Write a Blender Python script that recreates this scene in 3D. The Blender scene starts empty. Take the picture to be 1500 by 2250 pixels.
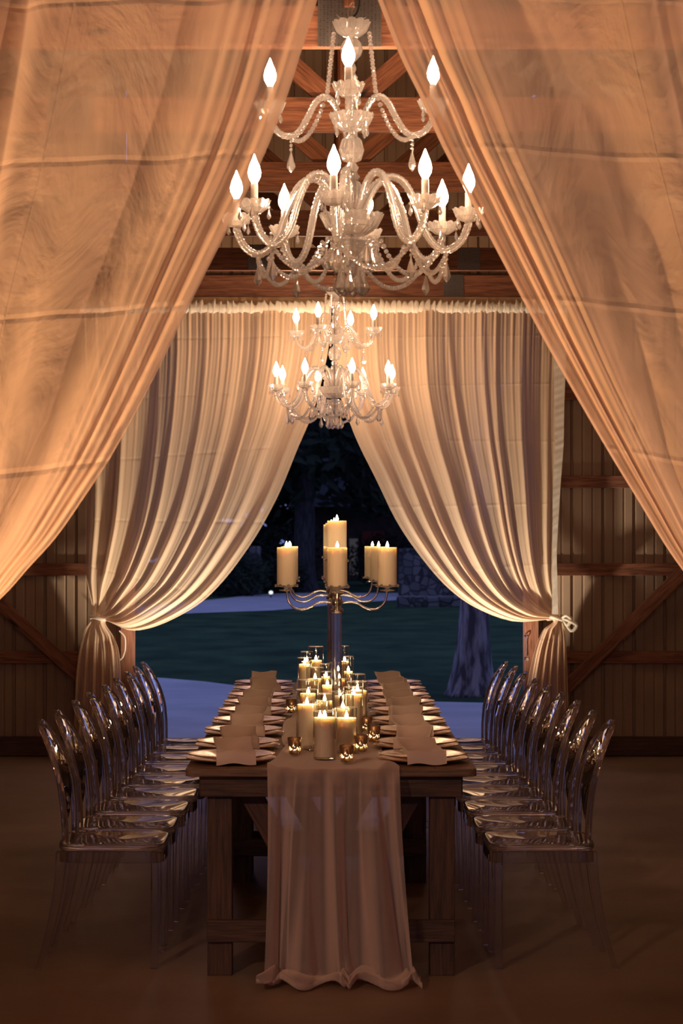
import bpy, math, random
import numpy as np
from mathutils import Vector, Matrix
random.seed(7)
PI = math.pi
S = bpy.context.scene
COL = S.collection

# ------------------------------------------------------------------ camera
CZ = 1.58; FPX = 4500.0; VPX = 707.0; HOR = 1190.0
cam = bpy.data.cameras.new('camera'); camo = bpy.data.objects.new('camera', cam); COL.objects.link(camo)
cam.sensor_fit = 'VERTICAL'; cam.sensor_height = 36; cam.sensor_width = 24; cam.lens = 72
cam.shift_x = (750 - VPX) / 2250.0; cam.shift_y = (HOR - 1125) / 2250.0
cam.clip_end = 400
camo.location = (0, 0, CZ); camo.rotation_euler = (PI / 2, 0, 0)
cam.dof.use_dof = True; cam.dof.focus_distance = 9.5; cam.dof.aperture_fstop = 6.3
S.camera = camo
# ------------------------------------------------------------------ world, exposure
S.view_settings.view_transform = 'Standard'; S.view_settings.look = 'None'
S.view_settings.gamma = 1.0; S.view_settings.exposure = 0.25; S.view_settings.use_curve_mapping = False
W = bpy.data.worlds.new('dusk'); S.world = W; W.use_nodes = True
bg = W.node_tree.nodes['Background']; bg.inputs[0].default_value = (0.22, 0.27, 0.66, 1); bg.inputs[1].default_value = 0.8
cy = S.cycles
cy.max_bounces = 14; cy.diffuse_bounces = 4; cy.glossy_bounces = 6; cy.transmission_bounces = 14
cy.transparent_max_bounces = 32; cy.sample_clamp_indirect = 6.0; cy.sample_clamp_direct = 0.0
cy.caustics_reflective = True; cy.caustics_refractive = True; cy.blur_glossy = 0.5
cy.use_denoising = True
# ------------------------------------------------------------------ lamps
BULB_COL = (1.0, 0.66, 0.42); BULB_STR = 130.0
FLAME_COL = (1.0, 0.66, 0.34); FLAME_STR = 110.0
def spot(name, loc, target, energy, col, size=70, blend=0.8, rad=0.05):
    l = bpy.data.lights.new(name, 'SPOT'); l.energy = energy; l.color = col; l.spot_size = math.radians(size)
    l.spot_blend = blend; l.shadow_soft_size = rad
    o = bpy.data.objects.new(name, l); COL.objects.link(o); o.location = loc
    d = Vector(target) - Vector(loc); o.rotation_euler = d.to_track_quat('-Z', 'Y').to_euler()
    return o
spot('uplight_left', (-2.1, 5.2, 0.15), (-1.2, 5.95, 1.6), 620, (1.0, 0.55, 0.25), 84)
spot('uplight_right', (2.4, 5.1, 0.15), (1.4, 5.95, 1.8), 330, (1.0, 0.56, 0.30), 80)
def lamp(name, loc, energy, col, rad):
    l = bpy.data.lights.new(name, 'POINT'); l.energy = energy; l.color = col; l.shadow_soft_size = rad
    o = bpy.data.objects.new(name, l); COL.objects.link(o); o.location = loc; return o
spot('added_rear_fill', (-2.3, 1.5, 3.0), (0.1, 7.4, 0.5), 240, (1.0, 0.62, 0.42), 22, 1.0, 0.10)  # added fill from behind the camera, brightens runner and table front; no fixture
spot('doorway_uplight_left', (-0.55, 14.25, 0.1), (-0.95, 14.9, 1.5), 200, (1.0, 0.86, 0.70), 84)
spot('doorway_uplight_right', (0.70, 14.25, 0.1), (1.1, 14.9, 1.5), 200, (1.0, 0.86, 0.70), 84)

# ------------------------------------------------------------------ helpers
def px(x, y, Y): return Vector(((x - VPX) * Y / FPX, Y, CZ - (y - HOR) * Y / FPX))
class MB:
    def __init__(s): s.v = []; s.f = []; s.uv = None
    def box(s, c, d, M=None):
        b = len(s.v); x, y, z = d[0] / 2, d[1] / 2, d[2] / 2
        for i in (-1, 1):
            for j in (-1, 1):
                for k in (-1, 1):
                    p = Vector((i * x, j * y, k * z))
                    if M: p = M @ p
                    s.v.append((p[0] + c[0], p[1] + c[1], p[2] + c[2]))
        for q in ((0, 1, 3, 2), (4, 6, 7, 5), (0, 4, 5, 1), (2, 3, 7, 6), (0, 2, 6, 4), (1, 5, 7, 3)): s.f.append([b + t for t in q])
        return s
    def tube(s, pts, rad, n=8, caps=True, rope=0, amp=0.12, twist=60.0, closed=False):
        pts = [Vector(p) for p in pts]; m = len(pts)
        if not hasattr(rad, '__len__'): rad = [rad] * m
        up = Vector((0.13, 0.27, 0.95)).normalized(); b = len(s.v); L = 0
        t0 = (pts[1] - pts[0]).normalized()
        nrm = up.cross(t0)
        if nrm.length < 0.1: nrm = Vector((1, 0, 0)).cross(t0)
        nrm.normalize()
        for i in range(m):
            if closed: t = (pts[(i + 1) % m] - pts[i - 1]).normalized()
            elif i == 0: t = (pts[1] - pts[0]).normalized()
            elif i == m - 1: t = (pts[-1] - pts[-2]).normalized()
            else: t = (pts[i + 1] - pts[i - 1]).normalized()
            if i: L += (pts[i] - pts[i - 1]).length
            nrm = (nrm - t * nrm.dot(t)).normalized(); bn = t.cross(nrm)
            for k in range(n):
                a = 2 * PI * k / n
                r = rad[i] * (1 + (amp * math.cos(rope * (a + L * twist)) if rope else 0))
                p = pts[i] + nrm * (math.cos(a) * r) + bn * (math.sin(a) * r); s.v.append(tuple(p))
        for i in range(m if closed else m - 1):
            for k in range(n):
                k2 = (k + 1) % n; i2 = (i + 1) % m
                s.f.append([b + i * n + k, b + i * n + k2, b + i2 * n + k2, b + i2 * n + k])
        if caps and not closed:
            s.f.append([b + k for k in range(n)][::-1]); s.f.append([b + (m - 1) * n + k for k in range(n)])
        return s
    def lathe(s, prof, n=16, c=(0, 0, 0), sc=None, caps=True):
        b = len(s.v)
        for i, (r, z) in enumerate(prof):
            for k in range(n):
                a = 2 * PI * k / n; rr = r; zz = z
                if sc: rr, zz = sc(a, r, z, i)
                s.v.append((c[0] + rr * math.cos(a), c[1] + rr * math.sin(a), c[2] + zz))
        m = len(prof)
        for i in range(m - 1):
            for k in range(n):
                k2 = (k + 1) % n
                s.f.append([b + i * n + k, b + i * n + k2, b + (i + 1) * n + k2, b + (i + 1) * n + k])
        if caps:
            s.f.append([b + k for k in range(n)][::-1]); s.f.append([b + (m - 1) * n + k for k in range(n)])
        return s
    def bead(s, c, r, h=None, n=6):
        h = h or r
        return s.lathe([(r * .35, -h), (r * .85, -h * .5), (r, 0), (r * .85, h * .5), (r * .35, h)], n, c)
    def grid(s, fn, nu, nv, uvs=True):
        b = len(s.v); uv = []
        for j in range(nv + 1):
            for i in range(nu + 1):
                s.v.append(tuple(fn(i / nu, j / nv))); uv.append((i / nu, j / nv))
        for j in range(nv):
            for i in range(nu):
                s.f.append([b + j * (nu + 1) + i, b + j * (nu + 1) + i + 1, b + (j + 1) * (nu + 1) + i + 1, b + (j + 1) * (nu + 1) + i])
        if uvs: s.uv = uv
        return s
    def build(s, name, mat, parent=None, smooth=False, loc=None, bevel=0, solid=0, sub=0):
        me = bpy.data.meshes.new(name); me.from_pydata(s.v, [], s.f); me.update()
        if s.uv and len(s.uv) == len(s.v):
            ul = me.uv_layers.new(name='UVMap')
            li = np.zeros(len(me.loops), dtype=np.int32); me.loops.foreach_get('vertex_index', li)
            ul.data.foreach_set('uv', np.array(s.uv, dtype=np.float32)[li].ravel())
        if smooth: me.polygons.foreach_set('use_smooth', [True] * len(me.polygons))
        if mat: me.materials.append(mat)
        o = bpy.data.objects.new(name, me); COL.objects.link(o)
        if parent: o.parent = parent
        if loc is not None: o.location = loc
        if solid:
            m = o.modifiers.new('t', 'SOLIDIFY'); m.thickness = solid; m.offset = 0
        if bevel:
            m = o.modifiers.new('b', 'BEVEL'); m.width = bevel; m.segments = 2; m.limit_method = 'ANGLE'; m.angle_limit = 0.6
        if sub:
            m = o.modifiers.new('s', 'SUBSURF'); m.levels = sub; m.render_levels = sub
        return o
def thing(name, label, cat, loc=(0, 0, 0), rz=0, group=None):
    o = bpy.data.objects.new(name, None); COL.objects.link(o); o.location = loc; o.rotation_euler = (0, 0, rz)
    o.empty_display_size = 0.05
    return tag(o, label, cat, group)
def tag(o, label, cat, group=None, kind=None):
    o['label'] = label; o['category'] = cat
    if group: o['group'] = group
    if kind: o['kind'] = kind
    return o
def struct(o): o['kind'] = 'structure'; return o
def dup(root, loc, rz=None, label=None, group=None, parent=None):
    r = root.copy(); COL.objects.link(r); r.location = loc
    if rz is not None: r.rotation_euler = (0, 0, rz)
    if label: r['label'] = label
    if group: r['group'] = group
    def rec(a, b):
        for ch in KIDS.get(a.name, []):
            c = ch.copy(); COL.objects.link(c); c.parent = b; KIDS.setdefault(b.name, []).append(c); rec(ch, c)
    rec(root, r)
    return r
KIDS = {}
def index_kids():
    KIDS.clear()
    for o in S.objects:
        if o.parent: KIDS.setdefault(o.parent.name, []).append(o)
def beam(name, p0, p1, w, h, mat, parent=None, roll=0, bevel=0.003):
    p0 = Vector(p0); p1 = Vector(p1); d = p1 - p0; L = d.length; x = d.normalized()
    up = Vector((0, 0, 1)) if abs(x.z) < 0.9 else Vector((0, 1, 0))
    if abs(x.z) < 0.98 and abs(x.y) < 1e-4: yv = Vector((0, 1, 0))
    else: yv = up.cross(x).normalized()
    z = x.cross(yv).normalized(); M = Matrix((x, yv, z)).transposed()
    o = MB().box((0, 0, 0), (L, w, h)).build(name, mat, parent, bevel=bevel)
    m = M.to_4x4(); c = (p0 + p1) / 2
    if parent: c = c - parent.location
    m.translation = c; o.matrix_basis = m
    return o
def catmull(P, t):
    # P list of (t, x, y); sample monotone t with hermite interpolation
    ts = [p[0] for p in P]
    if t <= ts[0]: return P[0][1], P[0][2]
    if t >= ts[-1]: return P[-1][1], P[-1][2]
    i = max(k for k in range(len(ts)) if ts[k] <= t); i = min(i, len(ts) - 2)
    def tan(k, c):
        a, b = max(0, k - 1), min(len(P) - 1, k + 1)
        return (P[b][c] - P[a][c]) / (ts[b] - ts[a])
    h = ts[i + 1] - ts[i]; s = (t - ts[i]) / h; r = []
    for c in (1, 2):
        r.append((2 * s**3 - 3 * s**2 + 1) * P[i][c] + (s**3 - 2 * s**2 + s) * h * tan(i, c) + (-2 * s**3 + 3 * s**2) * P[i + 1][c] + (s**3 - s**2) * h * tan(i + 1, c))
    return r
def path3(pts, n):
    P = [(i, 0, 0) for i in range(len(pts))]
    A = [(i, p[0], p[1]) for i, p in enumerate(pts)]; B = [(i, p[2], 0) for i, p in enumerate(pts)]
    out = []
    for k in range(n + 1):
        t = k / n * (len(pts) - 1); a = catmull(A, t); b = catmull(B, t); out.append((a[0], a[1], b[0]))
    return out

# ------------------------------------------------------------------ materials
def newmat(name):
    m = bpy.data.materials.new(name); m.use_nodes = True; nt = m.node_tree; nt.nodes.clear()
    out = nt.nodes.new('ShaderNodeOutputMaterial'); return m, nt, out
def N(nt, t, **kw):
    n = nt.nodes.new(t)
    for k, v in kw.items():
        if k.startswith('i_'):
            key = k[2:].replace('_', ' ')
            n.inputs[int(key) if key.isdigit() else key].default_value = v
        else: setattr(n, k, v)
    return n
def L(nt, a, b): nt.links.new(a, b)
def c4(c): return (c[0], c[1], c[2], 1)
def pbr(name, col, rough=0.6, metal=0.0, col2=None, nscale=6.0, mapping=(1, 1, 1), bump=0.0, bscale=None, spec=0.5, detail=6.0, coord='Object', trans=0, ior=1.45, ramp=(0.35, 0.65)):
    m, nt, out = newmat(name); p = N(nt, 'ShaderNodeBsdfPrincipled'); L(nt, p.outputs[0], out.inputs[0])
    p.inputs['Roughness'].default_value = rough; p.inputs['Metallic'].default_value = metal
    p.inputs['Specular IOR Level'].default_value = spec; p.inputs['Base Color'].default_value = c4(col)
    p.inputs['Transmission Weight'].default_value = trans; p.inputs['IOR'].default_value = ior
    if col2 or bump:
        tc = N(nt, 'ShaderNodeTexCoord'); mp = N(nt, 'ShaderNodeMapping'); mp.inputs['Scale'].default_value = mapping
        L(nt, tc.outputs[coord], mp.inputs[0]); nz = N(nt, 'ShaderNodeTexNoise', i_Scale=nscale, i_Detail=detail); L(nt, mp.outputs[0], nz.inputs['Vector'])
        if col2:
            cr = N(nt, 'ShaderNodeValToRGB'); cr.color_ramp.elements[0].color = c4(col); cr.color_ramp.elements[1].color = c4(col2)
            cr.color_ramp.elements[0].position = ramp[0]; cr.color_ramp.elements[1].position = ramp[1]
            L(nt, nz.outputs[0], cr.inputs[0]); L(nt, cr.outputs[0], p.inputs['Base Color'])
        if bump:
            nb = nz
            if bscale: nb = N(nt, 'ShaderNodeTexNoise', i_Scale=bscale, i_Detail=detail); L(nt, mp.outputs[0], nb.inputs['Vector'])
            bm = N(nt, 'ShaderNodeBump', i_Strength=bump, i_Distance=0.02); L(nt, nb.outputs[0], bm.inputs['Height']); L(nt, bm.outputs[0], p.inputs['Normal'])
    return m
def wood(name, a, b, knots=True):
    # grain along local X
    m, nt, out = newmat(name); p = N(nt, 'ShaderNodeBsdfPrincipled', i_Roughness=0.62); L(nt, p.outputs[0], out.inputs[0])
    tc = N(nt, 'ShaderNodeTexCoord'); oi = N(nt, 'ShaderNodeObjectInfo')
    ad = N(nt, 'ShaderNodeVectorMath', operation='ADD'); L(nt, tc.outputs['Object'], ad.inputs[0])
    ml = N(nt, 'ShaderNodeMath', operation='MULTIPLY', i_1=37.0); L(nt, oi.outputs['Random'], ml.inputs[0]); L(nt, ml.outputs[0], ad.inputs[1])
    mp = N(nt, 'ShaderNodeMapping'); mp.inputs['Scale'].default_value = (0.7, 9, 9); L(nt, ad.outputs[0], mp.inputs[0])
    n1 = N(nt, 'ShaderNodeTexNoise', i_Scale=1.6, i_Detail=3.0, i_Distortion=0.6); L(nt, mp.outputs[0], n1.inputs['Vector'])
    wv = N(nt, 'ShaderNodeMath', operation='MULTIPLY', i_1=26.0); L(nt, n1.outputs[0], wv.inputs[0])
    sn = N(nt, 'ShaderNodeMath', operation='SINE'); L(nt, wv.outputs[0], sn.inputs[0])
    n2 = N(nt, 'ShaderNodeTexNoise', i_Scale=14.0, i_Detail=4.0); L(nt, mp.outputs[0], n2.inputs['Vector'])
    mx = N(nt, 'ShaderNodeMath', operation='MULTIPLY_ADD', i_1=0.13); L(nt, sn.outputs[0], mx.inputs[0]); L(nt, n2.outputs[0], mx.inputs[2])
    cr = N(nt, 'ShaderNodeValToRGB'); cr.color_ramp.elements[0].position = 0.25; cr.color_ramp.elements[1].position = 0.75
    cr.color_ramp.elements[0].color = c4(a); cr.color_ramp.elements[1].color = c4(b); L(nt, mx.outputs[0], cr.inputs[0])
    last = cr.outputs[0]
    if knots:
        m2 = N(nt, 'ShaderNodeMapping'); m2.inputs['Scale'].default_value = (1.3, 5, 5); L(nt, ad.outputs[0], m2.inputs[0])
        vo = N(nt, 'ShaderNodeTexVoronoi', i_Scale=1.2); L(nt, m2.outputs[0], vo.inputs['Vector'])
        kr = N(nt, 'ShaderNodeValToRGB'); kr.color_ramp.elements[0].color = (0, 0, 0, 1); kr.color_ramp.elements[1].color = (1, 1, 1, 1)
        kr.color_ramp.elements[0].position = 0.05; kr.color_ramp.elements[1].position = 0.10; L(nt, vo.outputs['Distance'], kr.inputs[0])
        mm = N(nt, 'ShaderNodeMixRGB', blend_type='MIX'); mm.inputs[1].default_value = c4([x * 0.15 for x in a]); L(nt, kr.outputs[0], mm.inputs[0]); L(nt, last, mm.inputs[2]); last = mm.outputs[0]
    L(nt, last, p.inputs['Base Color'])
    bm = N(nt, 'ShaderNodeBump', i_Strength=0.25, i_Distance=0.01); L(nt, mx.outputs[0], bm.inputs['Height']); L(nt, bm.outputs[0], p.inputs['Normal'])
    return m
def cloth(name, col, transl=0.45, sheer=0.12, crease=(5, 8), wrinkle=0.3, wscale=(6, 9), sheen=0.3, weave=0):
    m, nt, out = newmat(name)
    d = N(nt, 'ShaderNodeBsdfPrincipled', i_Roughness=0.75); d.inputs['Base Color'].default_value = c4(col); d.inputs['Sheen Weight'].default_value = sheen
    d.inputs['Specular IOR Level'].default_value = 0.2
    t = N(nt, 'ShaderNodeBsdfTranslucent'); t.inputs[0].default_value = c4(col)
    tr = N(nt, 'ShaderNodeBsdfTransparent')
    m1 = N(nt, 'ShaderNodeMixShader', i_0=transl); L(nt, d.outputs[0], m1.inputs[1]); L(nt, t.outputs[0], m1.inputs[2])
    m2 = N(nt, 'ShaderNodeMixShader', i_0=sheer); L(nt, m1.outputs[0], m2.inputs[1]); L(nt, tr.outputs[0], m2.inputs[2]); L(nt, m2.outputs[0], out.inputs[0])
    # a sheer weave closes up when seen edge-on
    lw = N(nt, 'ShaderNodeLayerWeight', i_Blend=0.5)
    iv = N(nt, 'ShaderNodeMath', operation='MULTIPLY_ADD', i_1=-sheer * 1.5, i_2=sheer); iv.use_clamp = True
    L(nt, lw.outputs['Facing'], iv.inputs[0]); L(nt, iv.outputs[0], m2.inputs[0])
    uv = N(nt, 'ShaderNodeUVMap'); mp = N(nt, 'ShaderNodeMapping'); mp.inputs['Scale'].default_value = (wscale[0], wscale[1], 1); L(nt, uv.outputs[0], mp.inputs[0])
    nz = N(nt, 'ShaderNodeTexNoise', i_Scale=1.0, i_Detail=5.0, i_Distortion=1.2); L(nt, mp.outputs[0], nz.inputs['Vector'])
    vo = N(nt, 'ShaderNodeTexVoronoi', feature='DISTANCE_TO_EDGE', i_Scale=1.3); L(nt, mp.outputs[0], vo.inputs['Vector'])
    # press creases: thin lines on a regular grid
    mc = N(nt, 'ShaderNodeMapping'); mc.inputs['Scale'].default_value = (crease[0], crease[1], 1); L(nt, uv.outputs[0], mc.inputs[0])
    sp = N(nt, 'ShaderNodeSeparateXYZ'); L(nt, mc.outputs[0], sp.inputs[0])
    hs = []
    for k in (0, 1):
        if crease[k] == 0: continue
        fr = N(nt, 'ShaderNodeMath', operation='FRACT'); L(nt, sp.outputs[k], fr.inputs[0])
        s5 = N(nt, 'ShaderNodeMath', operation='SUBTRACT', i_1=0.5); L(nt, fr.outputs[0], s5.inputs[0])
        ab = N(nt, 'ShaderNodeMath', operation='ABSOLUTE'); L(nt, s5.outputs[0], ab.inputs[0])
        mr = N(nt, 'ShaderNodeMapRange', i_1=0.0, i_2=0.02 * crease[k] / 6, i_3=1.0, i_4=0.0); L(nt, ab.outputs[0], mr.inputs[0]); hs.append(mr.outputs[0])
    acc = None
    for h in hs:
        if acc is None: acc = h
        else:
            a = N(nt, 'ShaderNodeMath', operation='MAXIMUM'); L(nt, acc, a.inputs[0]); L(nt, h, a.inputs[1]); acc = a.outputs[0]
    b1 = N(nt, 'ShaderNodeBump', i_Strength=wrinkle, i_Distance=0.03); L(nt, nz.outputs[0], b1.inputs['Height'])
    b0 = N(nt, 'ShaderNodeBump', i_Strength=wrinkle * 0.5, i_Distance=0.012); L(nt, vo.outputs['Distance'], b0.inputs['Height']); L(nt, b1.outputs[0], b0.inputs['Normal'])
    last = b0.outputs[0]
    if acc is not None:
        b2 = N(nt, 'ShaderNodeBump', i_Strength=0.35, i_Distance=0.006); L(nt, acc, b2.inputs['Height']); L(nt, last, b2.inputs['Normal']); last = b2.outputs[0]
    L(nt, last, d.inputs['Normal']); L(nt, last, t.inputs['Normal'])
    return m
def emis(name, col, st):
    m, nt, out = newmat(name); e = N(nt, 'ShaderNodeEmission', i_Strength=st); e.inputs[0].default_value = c4(col); L(nt, e.outputs[0], out.inputs[0]); return m
def thin_glass(name, tint=(0.97, 0.97, 0.95), gl=1.0, r=0.02):
    m, nt, out = newmat(name); g = N(nt, 'ShaderNodeBsdfGlossy', i_Roughness=r); t = N(nt, 'ShaderNodeBsdfTransparent'); t.inputs[0].default_value = c4(tint)
    f = N(nt, 'ShaderNodeLayerWeight', i_Blend=0.5); pw = N(nt, 'ShaderNodeMath', operation='POWER', i_1=3.0); L(nt, f.outputs['Facing'], pw.inputs[0]); mu = N(nt, 'ShaderNodeMath', operation='MULTIPLY_ADD', i_1=0.55 * gl, i_2=0.035 * gl); mu.use_clamp = True; L(nt, pw.outputs[0], mu.inputs[0])
    mx = N(nt, 'ShaderNodeMixShader'); L(nt, mu.outputs[0], mx.inputs[0]); L(nt, t.outputs[0], mx.inputs[1]); L(nt, g.outputs[0], mx.inputs[2]); L(nt, mx.outputs[0], out.inputs[0]); return m
def crystal(name, cloud=0.16, rough=0.04, col=(1, 0.98, 0.96), thru=0.0):
    m, nt, out = newmat(name); g = N(nt, 'ShaderNodeBsdfGlass', i_Roughness=rough, i_IOR=1.55); g.inputs[0].default_value = c4(col)
    d = N(nt, 'ShaderNodeBsdfDiffuse'); d.inputs[0].default_value = (0.9, 0.86, 0.82, 1); t = N(nt, 'ShaderNodeBsdfTranslucent'); t.inputs[0].default_value = (0.9, 0.86, 0.82, 1)
    a = N(nt, 'ShaderNodeMixShader', i_0=0.5); L(nt, d.outputs[0], a.inputs[1]); L(nt, t.outputs[0], a.inputs[2])
    mx = N(nt, 'ShaderNodeMixShader', i_0=cloud); L(nt, g.outputs[0], mx.inputs[1]); L(nt, a.outputs[0], mx.inputs[2])
    if thru:
        tr = N(nt, 'ShaderNodeBsdfTransparent'); m3 = N(nt, 'ShaderNodeMixShader', i_0=thru); L(nt, mx.outputs[0], m3.inputs[1]); L(nt, tr.outputs[0], m3.inputs[2]); mx = m3
    L(nt, mx.outputs[0], out.inputs[0]); return m
def wax(name, col):
    m, nt, out = newmat(name); p = N(nt, 'ShaderNodeBsdfPrincipled', i_Roughness=0.45); p.inputs['Base Color'].default_value = c4(col)
    p.inputs['Subsurface Weight'].default_value = 0.6; p.inputs['Subsurface Radius'].default_value = (1.0, 0.85, 0.65); p.inputs['Subsurface Scale'].default_value = 0.018
    L(nt, p.outputs[0], out.inputs[0]); return m
M = {}
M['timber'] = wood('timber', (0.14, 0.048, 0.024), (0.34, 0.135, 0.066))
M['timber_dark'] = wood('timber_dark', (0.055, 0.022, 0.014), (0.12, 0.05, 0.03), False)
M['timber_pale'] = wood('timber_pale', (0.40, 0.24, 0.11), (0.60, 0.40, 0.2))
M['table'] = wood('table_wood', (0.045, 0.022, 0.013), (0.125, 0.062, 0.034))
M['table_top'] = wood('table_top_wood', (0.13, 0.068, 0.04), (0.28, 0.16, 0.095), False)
M['metal_sheet'] = pbr('metal_sheet', (0.30, 0.20, 0.125), 0.5, 0.0, (0.37, 0.25, 0.16), 2.0)
M['concrete'] = pbr('concrete', (0.16, 0.10, 0.068), 0.45, 0, (0.31, 0.215, 0.145), 0.9, (1, 1, 1), 0.12, 12.0, detail=9.0, ramp=(0.3, 0.7))
M['patio'] = pbr('patio_concrete', (0.36, 0.35, 0.37), 0.8, 0, (0.44, 0.43, 0.45), 1.3, (1, 1, 1), 0.15, 20.0)
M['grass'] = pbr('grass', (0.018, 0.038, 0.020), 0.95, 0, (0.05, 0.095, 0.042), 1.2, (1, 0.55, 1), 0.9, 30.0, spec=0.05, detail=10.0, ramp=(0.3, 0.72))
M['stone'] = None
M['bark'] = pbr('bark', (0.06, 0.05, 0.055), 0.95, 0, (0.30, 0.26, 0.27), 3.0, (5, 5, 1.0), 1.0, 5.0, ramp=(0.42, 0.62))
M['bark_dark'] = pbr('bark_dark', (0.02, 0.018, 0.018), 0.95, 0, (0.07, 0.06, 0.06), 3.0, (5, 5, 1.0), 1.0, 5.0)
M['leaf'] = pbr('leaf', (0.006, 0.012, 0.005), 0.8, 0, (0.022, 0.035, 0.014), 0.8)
M['drape_near'] = cloth('drape_near', (0.84, 0.62, 0.48), 0.22, 0.34, (3, 9), 0.8, (5, 8))
M['drape_far'] = cloth('drape_far', (0.85, 0.61, 0.39), 0.30, 0.34, (0, 11), 0.22, (9, 9))
M['ruffle'] = cloth('ruffle', (0.92, 0.82, 0.66), 0.3, 0.0, (0, 0), 0.3, (80, 3))
M['runner'] = cloth('runner', (0.84, 0.66, 0.57), 0.25, 0.60, (2, 7), 0.08, (6, 20))
M['napkin'] = cloth('napkin', (0.76, 0.60, 0.50), 0.1, 0.0, (0, 0), 0.2, (3, 3))
M['glass'] = thin_glass('glass', gl=3.0)
M['acrylic'] = crystal('acrylic', 0.03, 0.0, (0.90, 0.87, 0.87), thru=0.04)
M['optic'] = crystal('optic', 0.01, 0.0, (0.98, 0.98, 1.0), thru=0.25)
M['crystal'] = crystal('crystal', 0.22, 0.04, thru=0.10)
M['crystal_clear'] = crystal('crystal_clear', 0.18, 0.02, thru=0.18)
M['sleeve'] = pbr('candle_sleeve', (0.80, 0.72, 0.62), 0.4)
M['bulb'] = emis('bulb', BULB_COL, BULB_STR)
M['flame'] = emis('flame', FLAME_COL, FLAME_STR)
M['wax'] = wax('wax', (0.90, 0.79, 0.60))
M['silver'] = pbr('silver', (0.78, 0.75, 0.72), 0.14, 1.0)
M['chrome'] = pbr('chrome', (0.92, 0.90, 0.88), 0.16, 1.0)
M['charger'] = pbr('charger', (0.92, 0.70, 0.52), 0.16, 1.0, (0.80, 0.56, 0.42), 9.0, (1, 1, 1), 0.25, 30.0)
M['plate'] = pbr('plate', (0.90, 0.74, 0.60), 0.2, 0.85, (0.95, 0.82, 0.70), 8.0, (1, 1, 1), 0.2, 25.0)
M['gold_rim'] = pbr('gold_rim', (0.72, 0.42, 0.20), 0.25, 1.0)
M['cord'] = pbr('cord', (0.02, 0.018, 0.016), 0.5)
M['rope'] = pbr('rope', (0.7, 0.55, 0.35), 0.8)
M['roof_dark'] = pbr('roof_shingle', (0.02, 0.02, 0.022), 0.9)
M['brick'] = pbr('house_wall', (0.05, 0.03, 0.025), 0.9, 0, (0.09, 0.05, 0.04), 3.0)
def mk_plate():
    m, nt, out = newmat('truss_plate'); p = N(nt, 'ShaderNodeBsdfPrincipled', i_Roughness=0.5, i_Metallic=0.7); p.inputs['Base Color'].default_value = (0.30, 0.26, 0.24, 1); L(nt, p.outputs[0], out.inputs[0])
    tc = N(nt, 'ShaderNodeTexCoord'); mp = N(nt, 'ShaderNodeMapping'); mp.inputs['Scale'].default_value = (75, 75, 150); L(nt, tc.outputs['Object'], mp.inputs[0])
    br = N(nt, 'ShaderNodeTexVoronoi', i_Scale=1.0, i_Randomness=0.15); L(nt, mp.outputs[0], br.inputs['Vector'])
    cr = N(nt, 'ShaderNodeValToRGB'); cr.color_ramp.elements[0].color = (0.03, 0.02, 0.02, 1); cr.color_ramp.elements[1].color = (0.17, 0.15, 0.14, 1); cr.color_ramp.elements[0].position = 0.18; cr.color_ramp.elements[1].position = 0.34
    L(nt, br.outputs['Distance'], cr.inputs[0]); L(nt, cr.outputs[0], p.inputs['Base Color']); return m
M['plate_metal'] = mk_plate()
def mk_stone():
    m, nt, out = newmat('stone'); p = N(nt, 'ShaderNodeBsdfPrincipled', i_Roughness=0.9); L(nt, p.outputs[0], out.inputs[0])
    tc = N(nt, 'ShaderNodeTexCoord'); vo = N(nt, 'ShaderNodeTexVoronoi', i_Scale=4.5); L(nt, tc.outputs['Object'], vo.inputs['Vector'])
    ve = N(nt, 'ShaderNodeTexVoronoi', feature='DISTANCE_TO_EDGE', i_Scale=4.5); L(nt, tc.outputs['Object'], ve.inputs['Vector'])
    cr = N(nt, 'ShaderNodeValToRGB'); cr.color_ramp.elements[0].color = (0.03, 0.028, 0.03, 1); cr.color_ramp.elements[1].color = (0.16, 0.145, 0.135, 1)
    sp = N(nt, 'ShaderNodeSeparateColor'); L(nt, vo.outputs['Color'], sp.inputs[0]); L(nt, sp.outputs[0], cr.inputs[0])
    mr = N(nt, 'ShaderNodeMapRange', i_1=0.0, i_2=0.08); L(nt, ve.outputs['Distance'], mr.inputs[0])
    mm = N(nt, 'ShaderNodeMixRGB'); mm.inputs[1].default_value = (0.015, 0.013, 0.013, 1); L(nt, mr.outputs[0], mm.inputs[0]); L(nt, cr.outputs[0], mm.inputs[2]); L(nt, mm.outputs[0], p.inputs['Base Color'])
    bm = N(nt, 'ShaderNodeBump', i_Strength=0.8, i_Distance=0.05); L(nt, mr.outputs[0], bm.inputs['Height']); L(nt, bm.outputs[0], p.inputs['Normal']); return m
M['stone'] = mk_stone()
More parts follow.
